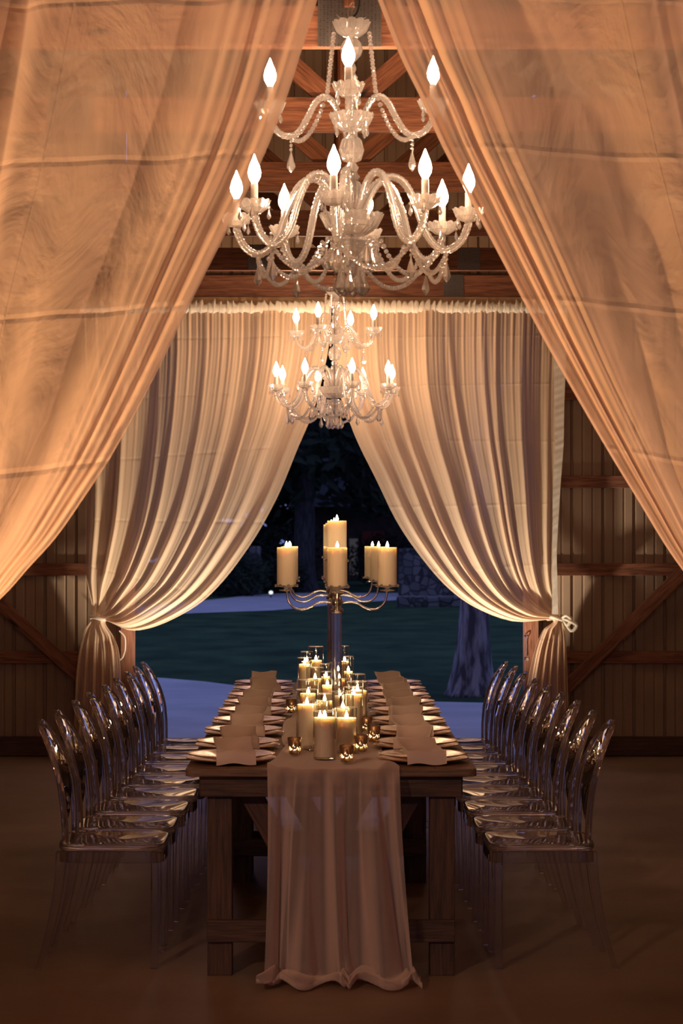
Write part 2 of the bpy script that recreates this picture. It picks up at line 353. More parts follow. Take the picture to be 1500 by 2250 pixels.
def mk_mercury():
    m, nt, out = newmat('mercury_glass'); p = N(nt, 'ShaderNodeBsdfPrincipled', i_Roughness=0.22, i_Metallic=0.9); L(nt, p.outputs[0], out.inputs[0])
    tc = N(nt, 'ShaderNodeTexCoord'); vo = N(nt, 'ShaderNodeTexVoronoi', i_Scale=190.0); L(nt, tc.outputs['Object'], vo.inputs['Vector'])
    t = N(nt, 'ShaderNodeBsdfTranslucent'); t.inputs[0].default_value = (1, 0.93, 0.8, 1)
    tr = N(nt, 'ShaderNodeBsdfTransparent'); a = N(nt, 'ShaderNodeMixShader', i_0=0.5); L(nt, t.outputs[0], a.inputs[1]); L(nt, tr.outputs[0], a.inputs[2])
    p.inputs['Base Color'].default_value = (0.62, 0.42, 0.24, 1)
    sp = N(nt, 'ShaderNodeSeparateColor'); L(nt, vo.outputs['Color'], sp.inputs[0])
    sx = N(nt, 'ShaderNodeSeparateXYZ'); L(nt, tc.outputs['Object'], sx.inputs[0])
    th = N(nt, 'ShaderNodeMapRange', i_1=0.012, i_2=0.042, i_3=0.35, i_4=1.1); L(nt, sx.outputs[2], th.inputs[0])
    gt = N(nt, 'ShaderNodeMath', operation='GREATER_THAN'); L(nt, sp.outputs[0], gt.inputs[0]); L(nt, th.outputs[0], gt.inputs[1])
    mx = N(nt, 'ShaderNodeMixShader'); L(nt, gt.outputs[0], mx.inputs[0]); L(nt, p.outputs[0], mx.inputs[1]); L(nt, a.outputs[0], mx.inputs[2]); L(nt, mx.outputs[0], out.inputs[0]); return m
M['mercury'] = mk_mercury()

# ================================================================== SETTING
WY = 15.1; XC = 0.10; HALF = 5.4; EAVE = 3.5; RIDGE = 5.35
def roofz(x): return EAVE + 0.12 + (RIDGE - EAVE) * (1 - abs(x - XC) / HALF)
DL, DR = -1.38, 1.46
struct(MB().box((XC, (WY + 0.1 - 5) / 2, -0.1), (2 * HALF, WY + 5.1, 0.2)).build('floor', M['concrete']))
def corrugated(x0, x1, y, zlo, ztop, mb, depth=1):
    x = x0; xs = []
    P = 0.2286
    k0 = math.floor(x0 / P)
    pts = []
    for k in range(k0, int(x1 / P) + 2):
        b = k * P
        for dx, dy in ((0.0, 0.0), (0.006, 0.022), (0.022, 0.022), (0.030, 0.0), (0.085, 0.0), (0.090, 0.006), (0.100, 0.006), (0.105, 0), (0.158, 0), (0.163, 0.006), (0.173, 0.006), (0.178, 0)):
            pts.append((b + dx, dy))
    pts = [p for p in pts if x0 <= p[0] <= x1]
    b0 = len(mb.v)
    for (xx, dy) in pts: mb.v.append((xx, y + dy, zlo)); mb.v.append((xx, y + dy, ztop(xx)))
    for i in range(len(pts) - 1): mb.f.append([b0 + 2 * i, b0 + 2 * i + 2, b0 + 2 * i + 3, b0 + 2 * i + 1])
mb = MB(); corrugated(-HALF + XC, DL - 0.06, WY, 0, roofz, mb); corrugated(DR + 0.1, HALF + XC, WY, 0, roofz, mb); corrugated(DL - 0.06, DR + 0.1, WY, 3.45, roofz, mb)
struct(mb.build('wall_back', M['metal_sheet']))
for nm, sx in (('wall_left', -1), ('wall_right', 1)):
    struct(MB().box((XC + sx * (HALF + 0.03), 5.05, EAVE / 2), (0.06, WY + 5.1, EAVE)).build(nm, M['metal_sheet']))
struct(MB().box((XC - 3.7, -5.03, 2.7), (3.4, 0.06, 5.4)).box((XC + 3.7, -5.03, 2.7), (3.4, 0.06, 5.4)).box((XC, -5.03, 4.4), (4.0, 0.06, 2.0)).build('wall_front', M['metal_sheet']))
mb = MB()
for sx in (-1, 1):
    y = -5.0
    pts = []
    while y < WY + 0.1:
        pts += [(y, 0), (y + 0.006, 0.02), (y + 0.024, 0.02), (y + 0.03, 0), (y + 0.15, 0), (y + 0.155, 0.006), (y + 0.17, 0.006), (y + 0.175, 0)]
        y += 0.3
    b0 = len(mb.v)
    for (yy, dz) in pts:
        mb.v.append((XC, yy, RIDGE + 0.12 + dz)); mb.v.append((XC + sx * (HALF + 0.1), yy, EAVE + 0.12 + dz - 0.03))
    for i in range(len(pts) - 1): mb.f.append([b0 + 2 * i, b0 + 2 * i + 2, b0 + 2 * i + 3, b0 + 2 * i + 1])
struct(mb.build('ceiling', M['metal_sheet']))
# wall framing
tn = [0]
def trim(p0, p1, w, h, mat='timber'):
    tn[0] += 1; return struct(beam('trim_%d' % tn[0], p0, p1, w, h, M[mat]))
gy = WY - 0.022
for z in (2.67, 2.02, 1.375, 0.73):
    trim((1.62, gy, z), (HALF + XC, gy, z), 0.04, 0.09); trim((-HALF + XC, gy, z), (-1.48, gy, z), 0.04, 0.09)
trim((1.62, gy, 0.075), (HALF + XC, gy, 0.075), 0.05, 0.14, 'timber_dark'); trim((-HALF + XC, gy, 0.075), (-1.48, gy, 0.075), 0.05, 0.14, 'timber_dark')
trim((1.70, gy - 0.045, 0.42), (3.1, gy - 0.045, 1.80), 0.04, 0.095); trim((-1.62, gy - 0.045, 0.45), (-2.95, gy - 0.045, 1.65), 0.04, 0.095)
trim((-1.425, gy - 0.02, 0.0), (-1.425, gy - 0.02, 3.37), 0.10, 0.085); trim((1.535, gy - 0.02, 0.0), (1.535, gy - 0.02, 3.37), 0.10, 0.145)
trim((-3.4, WY - 0.06, 3.455), (3.6, WY - 0.06, 3.455), 0.05, 0.155); trim((-2.2, WY - 0.06, 3.343), (2.4, WY - 0.06, 3.343), 0.04, 0.065, 'timber_pale')
for sx in (-1, 1):
    for f in (0.12, 0.38, 0.64, 0.9):
        x = XC + sx * HALF * f; trim((x, -4.9, roofz(x) - 0.06), (x, WY - 0.05, roofz(x) - 0.06), 0.04, 0.07, 'timber_pale')
# trusses
TB = 3.375
def truss(Y, label, plates):
    t = thing('roof_truss', label, 'roof truss', (XC, Y, TB), 0, 'roof trusses across the barn')
    def P(x, z): return (XC + x, Y, z)
    beam('bottom_chord', P(-HALF + 0.05, TB + 0.075), P(HALF - 0.05, TB + 0.075), 0.045, 0.15, M['timber'], t)
    for sx in (-1, 1):
        beam('top_chord', P(sx * (HALF - 0.1), EAVE + 0.0), P(0, RIDGE - 0.05), 0.045, 0.14, M['timber'], t)
    beam('web_post', P(-0.0, TB + 0.14), P(-0.0, RIDGE - 0.1), 0.04, 0.09, M['timber'], t)
    zt = lambda x: EAVE + (RIDGE - EAVE) * (1 - abs(x) / HALF) - 0.05
    for sx in (-1, 1):
        for a, b in ((0.03, 1.5), (2.7, 1.5), (2.75, 3.4)):
            beam('web_brace', (XC + sx * a, Y + 0.03, TB + 0.12), (XC + sx * b, Y + 0.03, zt(b)), 0.04, 0.09, M['timber'], t)
    for (x, w, h) in plates:
        o = MB().box((0, 0, 0), (w, 0.004, h)).build('gusset_plate', M['plate_metal'], t); o.location = (x - XC, -0.026, 0.075 + (h - 0.15) / 2)
TY = [15.1 - 1.53 * k for k in range(1, 7)]
pl = [[(0.97, 0.15, 0.15), (-0.42, 0.14, 0.17)], [(-1.2, 0.2, 0.15)], [(1.1, 0.2, 0.15)], [(-1.1, 0.2, 0.15)], [(0.10, 0.23, 0.24)], []]
lb = ['wooden roof truss nearest the far wall, just inside the doorway header', 'wooden roof truss second from the far wall', 'wooden roof truss third from the far wall, mid barn',
      'wooden roof truss seen behind the upper bulbs of the front chandelier', 'wooden roof truss with large metal plate behind the top of the front chandelier', 'wooden roof truss from which the near drapes hang']
for Y, l, p in zip(TY, lb, pl): truss(Y, l, p)
o = MB().box((0, 0, 0), (0.15, 0.004, 0.16)).build('trim_plate', M['plate_metal']); o.location = (0.965, WY - 0.088, 3.455); struct(o); o.name = 'trim_%d' % (tn[0] + 1)

# outdoors
def flat(name, pts, z, mat):
    m_ = MB(); m_.v = [(p[0], p[1], z) for p in pts]; m_.f = [list(range(len(pts)))]; return struct(m_.build(name, mat))
flat('lawn', [(-80, WY + .12), (80, WY + .12), (80, 160), (-80, 160)], -0.03, M['grass'])
e = [(355, 1487), (450, 1495), (520, 1504), (640, 1517), (800, 1531), (960, 1539), (1140, 1543), (1500, 1546)]
pts = [(-14, WY + 0.1), (14, WY + 0.1)] + [((x - VPX) * (CZ * FPX / (y - HOR)) / FPX, CZ * FPX / (y - HOR)) for x, y in e][::-1] + [(-5, 25.5), (-14, 28)]
flat('patio', pts, -0.012, M['patio'])
pb = [(300, 1352), (430, 1346), (600, 1340), (680, 1333), (760, 1324), (880, 1317), (1060, 1314)]; pt = [(1060, 1304), (880, 1302), (640, 1302), (560, 1306), (470, 1316), (380, 1325), (300, 1332)]
flat('path', [((x - VPX) * (CZ * FPX / (y - HOR)) / FPX, CZ * FPX / (y - HOR)) for x, y in pb + pt], -0.012, M['patio'])
def gY(y): return CZ * FPX / (y - HOR)
# stone pieces
def stonebox(name, label, x0, x1, y0, y1, Y, d, cat):
    a = px(x0, y0, Y); b = px(x1, y1, Y); z1 = a.z; 
    o = MB().box((0, 0, (z1 + 0.05) / 2), (b.x - a.x, d, z1 + 0.05)).build(name, M['stone'], bevel=0.05); o.location = ((a.x + b.x) / 2, Y + d / 2, -0.05)
    return tag(o, label, cat)
stonebox('stone_pillar', 'pale stone gate pillar left of the candelabra beyond the path', 546, 572, 1200, 1306, 61, 0.5, 'pillar')
stonebox('stone_wall', 'dark stone garden wall left of the stone gate pillar', 400, 545, 1225, 1306, 62, 0.4, 'wall')
stonebox('stone_wall', 'tall stone garden wall right of the candelabra', 876, 1300, 1205, 1309, 60, 0.5, 'wall')
stonebox('stone_kerb', 'low pale stone kerb at the lawn edge on the right', 872, 1230, 1311, 1331, 50.4, 0.45, 'kerb')
g = thing('garden_light', 'small lit garden light on the ground beside the stone pillar', 'light', (px(595, 1300, 58).x, 58, -0.03))
MB().lathe([(0.02, 0), (0.02, 0.12)], 8).build('stake', M['cord'], g); MB().lathe([(0.03, 0.12), (0.06, 0.15), (0.05, 0.2), (0.01, 0.22)], 10).build('lamp', emis('garden_lamp', (0.9, 0.95, 1), 1.0), g)
h = thing('house', 'dark low house among the trees behind the candelabra', 'house', (6.0, 84, 0))
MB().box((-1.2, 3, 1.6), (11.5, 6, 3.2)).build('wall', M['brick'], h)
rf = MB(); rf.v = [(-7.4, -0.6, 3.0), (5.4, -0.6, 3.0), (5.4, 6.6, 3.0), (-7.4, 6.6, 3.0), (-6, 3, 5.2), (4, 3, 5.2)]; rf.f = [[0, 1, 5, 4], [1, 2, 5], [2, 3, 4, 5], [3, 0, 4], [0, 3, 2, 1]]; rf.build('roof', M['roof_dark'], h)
MB().box((-4.7, -0.03, 0.95), (0.35, 0.06, 1.5)).build('window', emis('dim_window', (0.55, 0.50, 0.62), 0.055), h)
MB().box((-3.9, -0.05, 1.5), (0.9, 0.1, 1.0)).build('door', pbr('red_door', (0.20, 0.03, 0.015), 0.6), h)
# trees
def leaves(mb, c, r, n, s, rng):
    for _ in range(n):
        while True:
            v = Vector((rng.uniform(-1, 1), rng.uniform(-1, 1), rng.uniform(-1, 1)))
            if 0.25 < v.length < 1: break
        p = Vector((c[0] + v.x * r[0], c[1] + v.y * r[1], c[2] + v.z * r[2]))
        a = Vector((rng.gauss(0, 1), rng.gauss(0, 1), rng.gauss(0, 1))).normalized(); b_ = a.orthogonal().normalized(); k = s * rng.uniform(.6, 1.3)
        b0 = len(mb.v); mb.v += [tuple(p - a * k), tuple(p - b_ * k * .4), tuple(p + a * k), tuple(p + b_ * k * .4)]; mb.f.append([b0, b0 + 1, b0 + 2, b0 + 3])
def tree(x, y, h, cr, label, seed, tr=0.22, nl=5000, ls=0.28, low=1.5, lean=0, group='trees beyond the lawn', clusters=14):
    rng = random.Random(seed); t = thing('tree', label, 'tree', (x, y, -0.03), 0, group)
    pts = [(0, 0, 0), (0.0, 0, 0.25), (0.02, 0, 1.0), (lean * .5, 0, h * .35), (lean, 0, h * .75)]
    P = path3(pts, 24); R = []
    for p in P:
        f = p[2] / (h * .75); R.append(tr * (1 + 0.75 * math.exp(-p[2] / 0.28)) * (1 - 0.55 * f))
    mb = MB().tube(P, R, 18)
    for i, v in enumerate(mb.v):
        a = math.atan2(v[1], v[0]); k = 1 + 0.05 * math.sin(5 * a + v[2]) + 0.04 * math.sin(11 * a - 2 * v[2]); mb.v[i] = (v[0] * k, v[1] * k, v[2])
    BK = M['bark'] if y < 30 else M['bark_dark']; mb.build('trunk', BK, t, smooth=True)
    for k in range(5):
        a = k * 1.3 + rng.random(); z0 = h * (0.4 + .08 * k); e_ = Vector((math.cos(a) * cr * .7, math.sin(a) * cr * .7, z0 + h * .22))
        MB().tube(path3([(lean * .5, 0, z0), (e_.x * .4, e_.y * .4, z0 + h * .08), tuple(e_)], 8), [tr * .4 * (1 - .09 * q) for q in range(9)], 7).build('branch', BK, t)
    mb = MB()
    for k in range(clusters):
        a = rng.uniform(0, 2 * PI); q = rng.uniform(0.1, 0.75) * cr; z = rng.uniform(low + cr * .25, h - cr * .25)
        leaves(mb, (math.cos(a) * q, math.sin(a) * q, z), (cr * .5, cr * .5, cr * .38), nl // clusters, ls, rng)
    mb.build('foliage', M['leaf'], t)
b_ = px(1038, 1518, 21.4)
tree(b_.x, 21.4, 7.5, 2.6, 'thick trunked tree on the lawn right of the table', 3, 0.165, 5000, 0.12, 3.4, 0.15)
spec = [(-11, 64, 13, 4.8, 'dark tree at the far left beyond the stone wall'), (-5.4, 75, 14, 5.0, 'dark tree behind the left stone wall'), (-0.6, 65, 15, 4.9, 'dark tree rising straight behind the candelabra'),
        (4.6, 75.5, 13, 4.4, 'dark tree standing behind the right stone wall'), (9.6, 65, 14, 4.9, 'dark tree at the far right beyond the house'), (-9, 90, 18, 6, 'taller dark tree deep behind on the left'),
        (0.8, 99, 18, 6, 'taller dark tree deep behind in the middle'), (13, 97, 18, 6, 'taller dark tree deep behind on the right')]
for i, (x, y, hh, cr, lab) in enumerate(spec): tree(x, y, hh, cr, lab, 20 + i, 0.35, 9000, 0.34, 2.2 + (i % 3) * .3, 0.2, clusters=18)
def shrub(x, y, r, label, seed):
    rng = random.Random(seed); t = thing('shrub', label, 'shrub', (x, y, -0.03), 0, 'shrubs along the stone walls'); mb = MB()
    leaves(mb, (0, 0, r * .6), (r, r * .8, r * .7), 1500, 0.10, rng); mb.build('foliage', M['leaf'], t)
    MB().tube([(0, 0, 0), (0.02, 0, r * .6)], 0.03, 6).build('stem', M['bark'], t)
for i, (a, y, r, lab) in enumerate([(520, 60, 1.0, 'dark shrub in front of the left stone wall'), (615, 64, 0.9, 'dark shrub right of the stone pillar'), (640, 78, 1.8, 'large dark shrub behind the path'), (845, 76, 1.5, 'dark shrub left of the right stone wall')]): shrub(px(a, 0, y).x, y, r, lab, 50 + i)
rng = random.Random(5); mb = MB()
for k in range(60): leaves(mb, (rng.uniform(-22, 22), rng.uniform(108, 116), rng.uniform(0.5, 14)), (4, 2, 2.4), 260, 0.7, rng)
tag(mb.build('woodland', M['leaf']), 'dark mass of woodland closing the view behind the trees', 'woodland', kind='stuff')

# ================================================================== CURTAINS
def curtain_mesh(outer, inner, Y, nu, nv, fold, tmax=2.0, warp=None):
    def fn(u, v):
        t = v * tmax; a = catmull(outer, t); b = catmull(inner, t); w = warp(u, t) if warp else u
        p = px(a[0] + (b[0] - a[0]) * w, a[1] + (b[1] - a[1]) * w, Y); p.y += fold(u, t); return p
    return MB().grid(fn, nu, nv)
def folds(ns, seed, amp, tie=1.0, minamp=0.25):
    rng = random.Random(seed); K = [(n, rng.uniform(0, 6.28), rng.uniform(-1.6, 1.6), a) for n, a in ns]
    def f(u, t):
        g = amp * (minamp + (1 - minamp) * min(1, abs(t - tie) * 1.6))
        s = 0
        for n, ph, dr, a in K:
            q = math.sin(PI * (n * u) + ph + dr * math.sin(1.7 * t + ph)); s += a * (1 - 2 * abs(q)) if a > 0 else -a * math.sin(2 * PI * n * u + ph + dr * t)
        return g * s
    return f
FY = 14.82
fl_in = [(0, 727, 684), (.13, 722, 760), (.25, 706, 840), (.36, 685, 912), (.46, 655, 983), (.58, 608, 1095), (.70, 544, 1206), (.82, 456, 1312), (.89, 368, 1366), (.95, 290, 1386), (1.0, 232, 1364), (1.12, 252, 1402), (1.3, 264, 1440), (1.6, 268, 1540), (2, 262, 1652)]
fl_out = [(0, 176, 684), (.3, 184, 900), (.6, 190, 1120), (.85, 189, 1260), (1.0, 204, 1352), (1.1, 186, 1385), (1.3, 172, 1450), (1.6, 166, 1540), (2, 160, 1660)]
fr_in = [(0, 731, 684), (.13, 733, 770), (.27, 742, 850), (.36, 758, 901), (.46, 785, 971), (.56, 826, 1054), (.68, 873, 1149), (.78, 925, 1225), (.86, 984, 1292), (.92, 1050, 1338), (.96, 1130, 1366), (1.0, 1212, 1362), (1.1, 1192, 1385), (1.3, 1170, 1440), (1.6, 1150, 1540), (2, 1140, 1656)]
fr_out = [(0, 1246, 684), (.3, 1240, 860), (.6, 1230, 1080), (.85, 1222, 1260), (1.0, 1230, 1352), (1.1, 1240, 1385), (1.3, 1244, 1440), (1.6, 1246, 1540), (2, 1248, 1656)]
def far_curtain(side, outer, inner, seed, label):
    t = thing('curtain', label, 'curtain', (px((outer[-1][1] + inner[-1][1]) / 2, 0, FY).x, FY, 0), 0, 'sheer curtains at the far doorway')
    W0 = -t.location
    rg = random.Random(seed); NP = 9; cen = [(k + .5 + rg.uniform(-.28, .28)) / NP for k in range(NP)]; wd = [rg.uniform(.011, .022) for _ in cen]; am = [rg.uniform(.6, 1.3) for _ in cen]; dr = [rg.uniform(-.03, .03) for _ in cen]
    f_lo = folds([(3, -.6), (5, -.5)], seed, 0.035, 1.0, 0.3); f_hi = folds([(43, -.5), (67, -.35), (29, -.4)], seed + 3, 0.011, 1.0, 1.0); f_tail = folds([(5, 1.0), (11, .4)], seed + 4, 0.05, 1.0, .3)
    def fb(u, tt):
        w1 = min(1, abs(tt - 1) * 3 + .15); s = 0
        for c_, w_, a_, d_ in zip(cen, wd, am, dr):
            q = (u - c_ - d_ * math.sin(2.5 * tt)) / w_; s -= a_ * math.exp(-q * q) if abs(q) < 4 else 0
        v = 0.044 * s * w1 * min(1, .35 + tt) + f_lo(u, tt)
        v += f_hi(u, tt) * (math.exp(-tt / .22) + .05)
        if tt > 1: k = min(1, (tt - 1) * 4); v = v * (1 - k * .7) + k * f_tail(u, tt)
        return v + 0.06 * math.sin(2.2 * u * PI) * max(0, 1 - abs(tt - 1) * 6)
    m_ = curtain_mesh(outer, inner, FY, 380, 190, fb); m_.build('fabric', M['drape_far'], t, smooth=True, loc=W0)
    # gathered heading
    x0, x1 = sorted((outer[0][1], inner[0][1])); rng = random.Random(seed)
    hp = [rng.uniform(0, 6.28) for _ in range(6)]
    def hd(u, v):
        x = x0 + (x1 - x0) * u; q = math.sin(190 * u + hp[0] + 2 * math.sin(31 * u)) + .6 * math.sin(337 * u + hp[1])
        a = 2 * PI * v; r = 0.034 + 0.008 * q * (0.6 + .4 * math.cos(a)); top = max(0, math.sin(a)) ** 2 * (0.012 + 0.012 * math.sin(251 * u + hp[2]) + .008 * math.sin(97 * u))
        p = px(x, 677, FY - 0.01); return (p.x + 0.006 * math.sin(260 * u + 5 * v), p.y + r * .75 * math.cos(a), p.z + r * math.sin(a) + top)
    MB().grid(hd, 420, 12).build('gathered_heading', M['ruffle'], t, smooth=True, loc=W0)
    c = px((catmull(outer, 1)[0] + catmull(inner, 1)[0]) / 2, 1358, FY)
    ring = [(c.x + 0.062 * math.cos(a), c.y + 0.07 * math.sin(a), c.z + 0.01 * math.sin(2 * a)) for a in np.linspace(0, 2 * PI, 24, endpoint=False)]
    MB().tube(ring, 0.013, 8, closed=True).build('tieback', M['ruffle'], t, smooth=True, loc=W0)
    return t, c, W0
tl, cl, Wl = far_curtain(-1, fl_out, fl_in, 11, 'sheer cream curtain tied back at the left of the far doorway')
tr_, cr_, Wr = far_curtain(1, fr_out, fr_in, 23, 'sheer cream curtain tied back at the right of the far doorway')
def knot(c, t, W0, sx):
    for k, (dx, dz, l) in enumerate(((0.06, -0.0, .1), (0.10, -0.04, .13))):
        P = path3([(c.x + sx * .03, c.y - .06, c.z), (c.x + sx * (.03 + dx * .6), c.y - .1, c.z + .02 + dz), (c.x + sx * (.04 + dx), c.y - .09, c.z + dz - .01), (c.x + sx * (.03 + dx * .7), c.y - .08, c.z + dz - .05), (c.x + sx * .05, c.y - .06, c.z - .02)], 16)
        MB().tube(P, [0.006 + 0.007 * math.sin(PI * i / 16) for i in range(17)], 8).build('bow_loop', M['ruffle'], t, smooth=True, loc=W0)
knot(cr_, tr_, Wr, 1)
# ruffled edge strip of the right curtain
def strip(u, v):
    y = 760 + (1350 - 760) * v; x = np.interp(y, [760, 976, 1094, 1203, 1350], [1241, 1238, 1229, 1222, 1226]); w = np.interp(y, [760, 1100, 1210, 1350], [26, 15, 8, 14])
    p = px(x - w * (1 - u), y, FY - 0.09); p.y += 0.0025 * math.sin(u * 2 + 95 * v + 3 * math.sin(17 * v)) * u + .0012 * math.sin(230 * v + 3 * u); return p
MB().grid(strip, 12, 220).build('ruffled_edge', M['ruffle'], tr_, smooth=True, loc=Wr)
tag(MB().tube([(px(170, 0, FY).x, FY - .01, px(0, 677, FY).z), (px(1260, 0, FY).x, FY - .01, px(0, 677, FY).z)], 0.014, 10).build('curtain_rod', M['timber_dark']), 'long curtain rod inside the gathered heading over the doorway', 'curtain rod')
cw = [px(262, 1386, 14.9), px(274, 1400, 14.9), px(275, 1425, 14.9), px(270, 1443, 14.9), px(263, 1451, 14.9)]
tag(MB().tube(path3([tuple(p) for p in cw], 20), 0.005, 6).build('cord', M['ruffle']), 'thin pale cord looping beside the left curtain tail', 'cord')
hk = thing('latch_hook', 'metal hook latch on the right door post', 'hook', tuple(px(1155, 1400, 14.99)))
a0 = px(1155, 1398, 14.99)
MB().tube(path3([(0, 0, 0), (-.012, -.015, .012), (0.0, -.03, .02), (.012, -.02, .008), (.004, -.012, -.02), (.004, -.012, -.14)], 24), 0.004, 6).build('hook', M['silver'], hk)
MB().box((.004, -.006, -.16), (0.03, 0.008, 0.02)).build('bracket', M['silver'], hk)

NY = 5.95
nl_in = [(0, 748, -150), (.07, 712, -60), (.12, 695, 0), (.17, 672, 75), (.26, 625, 224), (.35, 569, 364), (.45, 495, 513), (.55, 420, 663), (.66, 340, 826), (.77, 246, 1000), (.82, 187, 1090), (.87, 124, 1180), (.915, 62, 1249), (.955, 0, 1317), (.985, -90, 1390), (1.0, -170, 1425), (1.2, -180, 1600), (2, -120, 2375)]
nl_out = [(0, -360, -150), (.5, -400, 640), (.9, -380, 1290), (1.0, -330, 1425), (1.2, -400, 1600), (2, -470, 2375)]
nr_in = [(0, 772, -150), (.08, 806, -60), (.13, 830, 0), (.20, 876, 117), (.27, 927, 223), (.33, 967, 314), (.41, 1028, 431), (.60, 1180, 720), (.67, 1236, 820), (.76, 1315, 957), (.85, 1393, 1086), (.94, 1500, 1254), (.985, 1600, 1360), (1.0, 1680, 1410), (1.2, 1680, 1600), (2, 1640, 2375)]
nr_out = [(0, 1900, -150), (.5, 1920, 640), (.9, 1900, 1290), (1.0, 1840, 1410), (1.2, 1920, 1600), (2, 1980, 2375)]
def near_drape(outer, inner, seed, label, side):
    t = thing('drape', label, 'drape', (px((outer[-1][1] + inner[-1][1]) / 2, 0, NY).x, NY, 0), 0, 'sheer drapes framing the view'); W0 = -t.location
    f1 = folds([(3, -.6), (5, -.5)], seed, 0.06, 1.0, 0.3); f2 = folds([(17, .6), (29, -.4)], seed + 1, 0.024, 1.0, .4); f3 = folds([(7, -.7), (13, .5)], seed + 2, 0.08, 1.0, .3)
    rng = random.Random(seed); G = [(rng.uniform(3, 9), rng.uniform(4, 12), rng.uniform(0, 6), rng.uniform(0, 6)) for _ in range(7)]
    def fb(u, tt):
        e_ = max(0, (u - 0.80) / 0.20); o_ = max(0, (0.5 - u) / 0.5)
        cr = sum(abs(math.sin(a * u * 2.2 + p + 1.3 * math.sin(b * tt))) * math.sin(b * tt + q + a * u) for a, b, p, q in G) / 7
        return f1(u, tt) * (0.45 + .5 * o_) + f2(u, tt) * min(1, e_ * 1.6) * 1.0 + f3(u, tt) * o_ + 0.045 * cr * (1 - e_)
    curtain_mesh(outer, inner, NY, 300, 220, fb).build('fabric', M['drape_near'], t, smooth=True, loc=W0)
    hx = [(outer[0][1] + (inner[0][1] - outer[0][1]) * k / 300) for k in range(301)]
    P = [(px(x, 0, NY).x, NY + 0.01 * math.sin(k * .9), px(0, -150, NY).z) for k, x in enumerate(hx)]
    MB().tube(P, [0.022 + .006 * math.sin(k * 1.7) for k in range(301)], 8).build('gathered_heading', M['ruffle'], t, loc=W0)
    c = px((catmull(outer, 1)[0] + catmull(inner, 1)[0]) / 2, 1418, NY)
    ring = [(c.x + 0.12 * math.cos(a), c.y + 0.09 * math.sin(a), c.z) for a in np.linspace(0, 2 * PI, 24, endpoint=False)]
    MB().tube(ring, 0.015, 8, closed=True).build('tieback', M['ruffle'], t, smooth=True, loc=W0)
near_drape(nl_out, nl_in, 31, 'large sheer drape sweeping down the left side of the view', -1)
near_drape(nr_out, nr_in, 47, 'large sheer drape sweeping down the right side of the view', 1)

# ================================================================== TABLES
TX = 0.033; TZ = 0.76; T0 = 7.38; T1 = 11.93
def table(y0, y1, label):
    t = thing('farm_table', label, 'table', (TX, (y0 + y1) / 2, 0), 0, 'farmhouse tables end to end'); yc = (y0 + y1) / 2; h = (y1 - y0) / 2; TT = M['table']
    # plank top with rounded corners: planks run along Y between end boards
    mb = MB(); hw = 0.526; rc = 0.03; outl = []
    for sx, sy, a0 in ((1, 1, 0), (-1, 1, 90), (-1, -1, 180), (1, -1, 270)):
        for k in range(6):
            a = math.radians(a0 + 18 * k); outl.append((sx * (hw - rc) + rc * math.cos(a), sy * (h - rc) + rc * math.sin(a)))
    n = len(outl)
    for z in (TZ - 0.028, TZ): mb.v += [(p[0], p[1], z) for p in outl]
    mb.f.append(list(range(n))[::-1]); mb.f.append([n + k for k in range(n)])
    for k in range(n): mb.f.append([k, (k + 1) % n, n + (k + 1) % n, n + k])
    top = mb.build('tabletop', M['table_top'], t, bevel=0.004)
    mb = MB()
    for k in range(1, 7): mb.box((-hw + k * 2 * hw / 7, 0, TZ + 0.0002), (0.003, 2 * h - .02, 0.0012))
    mb.build('plank_seams', M['timber_dark'], top)
    for sy in (-1, 1):
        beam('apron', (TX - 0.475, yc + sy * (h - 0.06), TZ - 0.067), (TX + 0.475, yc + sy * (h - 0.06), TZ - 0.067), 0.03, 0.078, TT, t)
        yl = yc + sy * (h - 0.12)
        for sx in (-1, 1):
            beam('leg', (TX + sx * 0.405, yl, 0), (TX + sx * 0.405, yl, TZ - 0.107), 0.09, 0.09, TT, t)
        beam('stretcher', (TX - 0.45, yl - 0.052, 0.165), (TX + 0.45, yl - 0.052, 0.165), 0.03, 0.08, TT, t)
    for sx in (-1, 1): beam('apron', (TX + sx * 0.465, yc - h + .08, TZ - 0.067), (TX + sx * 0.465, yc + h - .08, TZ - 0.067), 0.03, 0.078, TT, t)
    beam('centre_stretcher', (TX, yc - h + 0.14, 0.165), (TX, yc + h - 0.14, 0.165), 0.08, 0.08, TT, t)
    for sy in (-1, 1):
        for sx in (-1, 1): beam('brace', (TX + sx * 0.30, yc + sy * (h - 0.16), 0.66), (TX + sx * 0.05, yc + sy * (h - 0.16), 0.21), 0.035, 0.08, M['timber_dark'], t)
ym = (T0 + T1) / 2
table(T0, ym - 0.002, 'dark wooden farmhouse table nearest the camera, with the runner hanging over it')
table(ym + 0.002, T1, 'dark wooden farmhouse table at the doorway end of the row')
